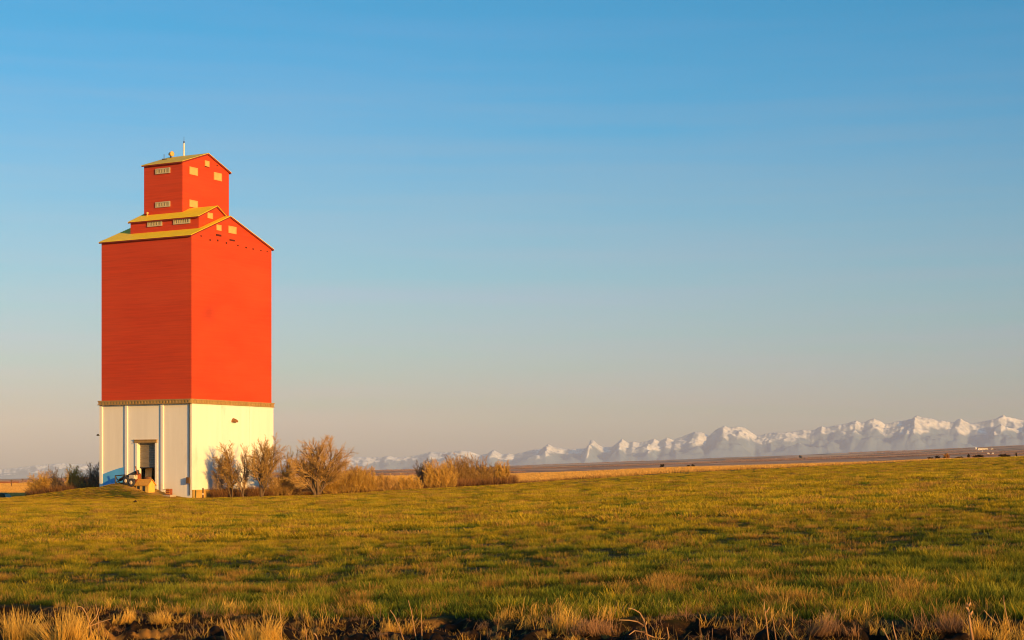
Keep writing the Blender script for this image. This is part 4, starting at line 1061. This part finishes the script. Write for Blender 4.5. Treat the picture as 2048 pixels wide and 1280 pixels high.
def build_foreground():
    straw = blade_mat('dry_straw', (0.24, 0.12, 0.03), (0.72, 0.43, 0.08), (0.88, 0.58, 0.14), .12, .25)
    pink = blade_mat('pinkish_straw', (0.14, 0.075, 0.035), (0.36, 0.20, 0.10), (0.52, 0.31, 0.15), .12, .25)
    build_fringe(straw, pink)
    g = 'dry grass clumps along the dark soil'
    def near_Y(px, y):
        for Y in np.linspace(14, 40, 900):
            X = (px - 1024) / F * Y
            if HY - (gz(X, Y) - EYE) * F / Y <= y: return float(Y)
        return 20.0
    specs = [
        # px, base row, height px, half width px, blades, material, spread, bend, label
        (60, 1292, 85, 62, 230, straw, .20, .5, 'big golden dry grass clump at the left edge of the soil'),
        (130, 1296, 82, 55, 240, straw, .20, .5, 'densest golden dry grass clump, second from the left edge'),
        (178, 1300, 50, 40, 130, straw, .25, .6, 'shorter golden clump right of the densest one'),
        (247, 1246, 42, 30, 120, straw, .15, .3, 'upright golden clump on the soil edge behind the bent stalk'),
        (330, 1248, 40, 44, 120, straw, .75, 1.1, 'sprawling golden clump with straws bent flat over the soil'),
        (458, 1224, 32, 18, 80, straw, .22, .4, 'small golden clump at the edge of the green field'),
        (500, 1296, 85, 30, 110, straw, .12, .35, 'left half of the tall golden clump with upright straws'),
        (542, 1300, 78, 38, 170, straw, .16, .4, 'right and fuller half of the tall golden clump with upright straws'),
        (805, 1262, 46, 36, 110, straw, .30, .6, 'golden clump with two long stalks halfway along the soil'),
        (965, 1258, 24, 24, 70, pink, .55, .9, 'small pale clump lying low on the soil edge'),
        (1105, 1264, 62, 44, 150, straw, .20, .4, 'upright golden clump left of a leaning reddish one'),
        (1190, 1272, 62, 60, 220, pink, .30, .5, 'broad reddish clump leaning left before the bare twig'),
        (1665, 1268, 58, 55, 180, pink, .30, .6, 'broad reddish clump on the right part of the field edge'),
        (1768, 1268, 36, 34, 90, straw, .35, .7, 'small golden clump right above the dark soil hollow'),
        (1870, 1262, 62, 55, 150, pink, .40, .6, 'loose leaning clump with green blades near the right edge'),
        (1985, 1278, 60, 60, 140, straw, .35, .7, 'ragged golden clump at the right edge of the soil'),
        (2030, 1288, 50, 40, 110, straw, .55, 1.0, 'golden clump cut off by the right edge, lying over the soil'),
    ]
    for k, (px, y, h, w, n, m, sp, bd, lab) in enumerate(specs):
        Y = near_Y(px, min(y, 1300)); s = Y / F
        me = clump(300 + k, int(n * (3.4 if px < 600 else 2.2)), w * s * .9, h * s, .0075, bd, m, sp)
        o = link_mesh('dry_grass_clump', me, None, None, at(px, Y) - Vector((0, 0, .02)))
        tag(o, lab, 'dry grass', g)
    # stalks
    g = 'single dry stalks standing in the soil'
    stem = blade_mat('stalk_straw', (0.25, 0.13, 0.06), (0.42, 0.25, 0.12), (0.55, 0.35, 0.17), .15, .05)
    def stalk(pts, base_y, lab, r0=.012, group=g, name='dry_stalk', cat='stalk', extra=()):
        Y = near_Y(pts[0][0], min(base_y, 1300)); S = Segs(); o0 = at(pts[0][0], Y)
        def w(px, y): return Vector(((px - 1024) / F * Y, Y, zrow(y, Y))) - o0
        for line in [pts] + list(extra):
            q = [w(*p) for p in line]
            for i in range(len(q) - 1):
                a, b = i / (len(q) - 1), (i + 1) / (len(q) - 1)
                S.add(tuple(q[i] + Vector((0, .05 * math.sin(3 * a), 0))), tuple(q[i + 1] + Vector((0, .05 * math.sin(3 * b), 0))), r0 * (1 - .7 * a), r0 * (1 - .7 * b), a, b)
        o = link_mesh(name, S.mesh(name, 6), stem, None, o0)
        tag(o, lab, cat, group)
    stalk([(183, 1282), (180, 1255), (172, 1230), (163, 1215), (154, 1212)], 1290, 'tall bent stalk with drooping head beside the golden clumps', .011, extra=[[(178, 1250), (190, 1236), (198, 1215)]])
    stalk([(172, 1256), (195, 1246), (222, 1238)], 1258, 'long pale straw lying aslant across the soil', .012)
    stalk([(197, 1270), (195, 1235), (191, 1208)], 1275, 'thin upright stalk before the upright golden clump', .008)
    stalk([(452, 1282), (446, 1260), (441, 1240)], 1285, 'leaning short stalk left of the tall golden clump', .008)
    stalk([(466, 1282), (461, 1258), (457, 1238)], 1285, 'thick leaning stalk next to the tall golden clump', .014)
    stalk([(563, 1282), (561, 1245), (558, 1208)], 1288, 'tallest pale stalk rising from the tall golden clump', .010)
    stalk([(613, 1282), (611, 1262), (608, 1246)], 1285, 'single pale stake of straw in the dark soil', .011)
    stalk([(636, 1282), (632, 1272), (627, 1266)], 1285, 'short broken straw stub in the dark soil', .012)
    stalk([(808, 1282), (798, 1255), (788, 1232), (780, 1220)], 1286, 'long stalk leaning left through the middle golden clump', .010)
    stalk([(833, 1282), (828, 1258), (822, 1222), (816, 1200)], 1286, 'long stalk rising right of the middle golden clump', .010, extra=[[(844, 1282), (843, 1250), (842, 1220)]])
    stalk([(1296, 1284), (1292, 1258), (1288, 1240), (1280, 1226), (1268, 1219), (1256, 1216)], 1290, 'curved bare twig arching left over the soil', .012, group=None, name='bare_twig', cat='twig', extra=[[(1288, 1252), (1275, 1244), (1258, 1241), (1238, 1240)], [(1290, 1265), (1270, 1262), (1258, 1270)], [(1290, 1268), (1310, 1276), (1330, 1278)], [(1292, 1250), (1293, 1243)], [(1338, 1278), (1336, 1262), (1334, 1254)]])
    stalk([(1537, 1282), (1534, 1245), (1530, 1215), (1528, 1198)], 1286, 'tall straight stalk before the green grass', .010, extra=[[(1532, 1225), (1540, 1214)]])
    stalk([(1552, 1280), (1549, 1250), (1543, 1225)], 1286, 'thinner stalk right of the tall straight one', .007)
    stalk([(1586, 1276), (1576, 1260), (1567, 1249)], 1284, 'short leaning stalk before the reddish clump', .010)
    stalk([(1794, 1284), (1790, 1262), (1785, 1243)], 1288, 'upright stalk in the dark hollow at the right', .011)
    stalk([(1780, 1284), (1773, 1268), (1766, 1256)], 1288, 'pale leaning stalk in the dark hollow at the right', .009)
    stalk([(1946, 1284), (1943, 1255), (1940, 1228), (1934, 1206)], 1288, 'thick brown stalk with a knobbly head near the right edge', .016, extra=[[(1940, 1230), (1946, 1222)], [(1938, 1222), (1932, 1214)], [(1937, 1212), (1942, 1205)]])
    stalk([(2022, 1262), (2016, 1235), (2010, 1205), (2008, 1190)], 1266, 'tall fine stalk close to the right edge', .008)
    stalk([(1995, 1248), (1982, 1234), (1968, 1220)], 1252, 'fine stalk leaning left near the right edge', .008)

# ------------------------------------------------------------------ light, air, camera
def build_light(zmin, zmax):
    sc = bpy.context.scene
    el = math.radians(9.3); hx, hy = 0.635, -0.772; n = math.hypot(hx, hy)
    s = Vector((hx / n * math.cos(el), hy / n * math.cos(el), math.sin(el)))
    L = bpy.data.lights.new('sun', 'SUN'); L.energy = SUN_E; L.angle = math.radians(0.5); L.color = SUN_C
    o = bpy.data.objects.new('sun', L); C.objects.link(o); o.rotation_euler = s.to_track_quat('Z', 'Y').to_euler(); o.location = (60, -80, 60)
    w = bpy.data.worlds.new('World'); sc.world = w; w.use_nodes = True
    nt = w.node_tree; nt.nodes.clear()
    out = nt.nodes.new('ShaderNodeOutputWorld'); bg = nt.nodes.new('ShaderNodeBackground')
    sky = nt.nodes.new('ShaderNodeTexSky'); sky.sky_type = 'NISHITA'; sky.sun_disc = False
    sky.sun_elevation = el; sky.sun_rotation = math.atan2(hx, hy); sky.air_density = 1.0; sky.dust_density = 1.0; sky.ozone_density = 1.5
    tc = nt.nodes.new('ShaderNodeTexCoord'); sp = nt.nodes.new('ShaderNodeSeparateXYZ'); nt.links.new(tc.outputs['Generated'], sp.inputs[0])
    mr = nt.nodes.new('ShaderNodeMapRange'); mr.inputs[1].default_value = 0.0; mr.inputs[2].default_value = 0.30
    # faint uneven streaks of thin high haze
    mp = nt.nodes.new('ShaderNodeVectorMath'); mp.operation = 'MULTIPLY'; mp.inputs[1].default_value = (2.6, 2.6, 48.0); nt.links.new(tc.outputs['Generated'], mp.inputs[0])
    nz = nt.nodes.new('ShaderNodeTexNoise'); nz.inputs['Scale'].default_value = 1.6; nz.inputs['Detail'].default_value = 5; nt.links.new(mp.outputs[0], nz.inputs['Vector'])
    ms = nt.nodes.new('ShaderNodeMath'); ms.operation = 'MULTIPLY_ADD'; ms.inputs[1].default_value = 0.12; ms.inputs[2].default_value = -0.06; nt.links.new(nz.outputs['Fac'], ms.inputs[0])
    ad = nt.nodes.new('ShaderNodeMath'); ad.operation = 'ADD'; nt.links.new(sp.outputs[2], ad.inputs[0]); nt.links.new(ms.outputs[0], ad.inputs[1])
    nt.links.new(ad.outputs[0], mr.inputs[0])
    col = ramp(nt, mr.outputs[0], SKY_TINT)
    mul = nt.nodes.new('ShaderNodeVectorMath'); mul.operation = 'MULTIPLY'
    nt.links.new(sky.outputs[0], mul.inputs[0]); nt.links.new(col, mul.inputs[1])
    nt.links.new(mul.outputs[0], bg.inputs[0]); bg.inputs[1].default_value = SKY_S
    nt.links.new(bg.outputs[0], out.inputs[0])
    # the air between here and the mountains
    if HAZE > 0:
        k = MB(); k.quad_box(lambda x, y, z: (x, y, z), (-14000, 14000), (-300, 21500), (zmin - 1.0, zmax + 20.0))
        m, nt, out = new_mat('pale_air')
        pv = N(nt, 'ShaderNodeVolumePrincipled'); pv.inputs['Density'].default_value = HAZE; pv.inputs['Color'].default_value = (*HAZE_C, 1); pv.inputs['Anisotropy'].default_value = -0.25
        nt.links.new(pv.outputs[0], out.inputs['Volume'])
        h = k.build('haze', m); tag(h, 'thin pale evening haze over the whole plain', 'haze', kind='stuff')
    cam = bpy.data.cameras.new('camera'); co = bpy.data.objects.new('camera', cam); C.objects.link(co)
    co.location = (0, 0, EYE); co.rotation_euler = (math.radians(90), 0, 0)
    cam.sensor_width = 36; cam.lens = 36 * F / 2048; cam.shift_y = (HY - 640) / 2048; cam.clip_start = 0.5; cam.clip_end = 60000
    sc.camera = co
    sc.view_settings.view_transform = 'Standard'; sc.view_settings.look = 'None'; sc.view_settings.exposure = EXPO; sc.view_settings.gamma = 1
    sc.render.engine = 'CYCLES'
    cy = sc.cycles; cy.max_bounces = 5; cy.diffuse_bounces = 3; cy.volume_bounces = 1; cy.transparent_max_bounces = 4; cy.use_denoising = True
    cy.sample_clamp_indirect = 4.0; cy.pixel_filter_type = 'BLACKMAN_HARRIS'; cy.filter_width = 1.05

SUN_E = 4.6; SUN_C = (1.0, 0.50, 0.10); EXPO = 0.6; SKY_S = 0.14
HAZE = 4.2e-5; HAZE_C = (0.60, 0.74, 1.0)
SKY_TINT = [(0.0, (.58, .535, .86)), (.038, (.575, .54, .86)), (.085, (.55, .545, .83)), (.179, (.50, .555, .79)), (.319, (.43, .575, .755)), (.458, (.355, .585, .765)), (.594, (.26, .58, .80)), (.727, (.155, .575, .83)), (.852, (.085, .565, .82))]

make_mats()
zmin = build_ground()
zmax, zmm = build_mountains()
build_elevator()
build_yard()
build_trees()
build_farm()
build_grass()
build_foreground()
build_light(min(zmin, zmm), zmax)
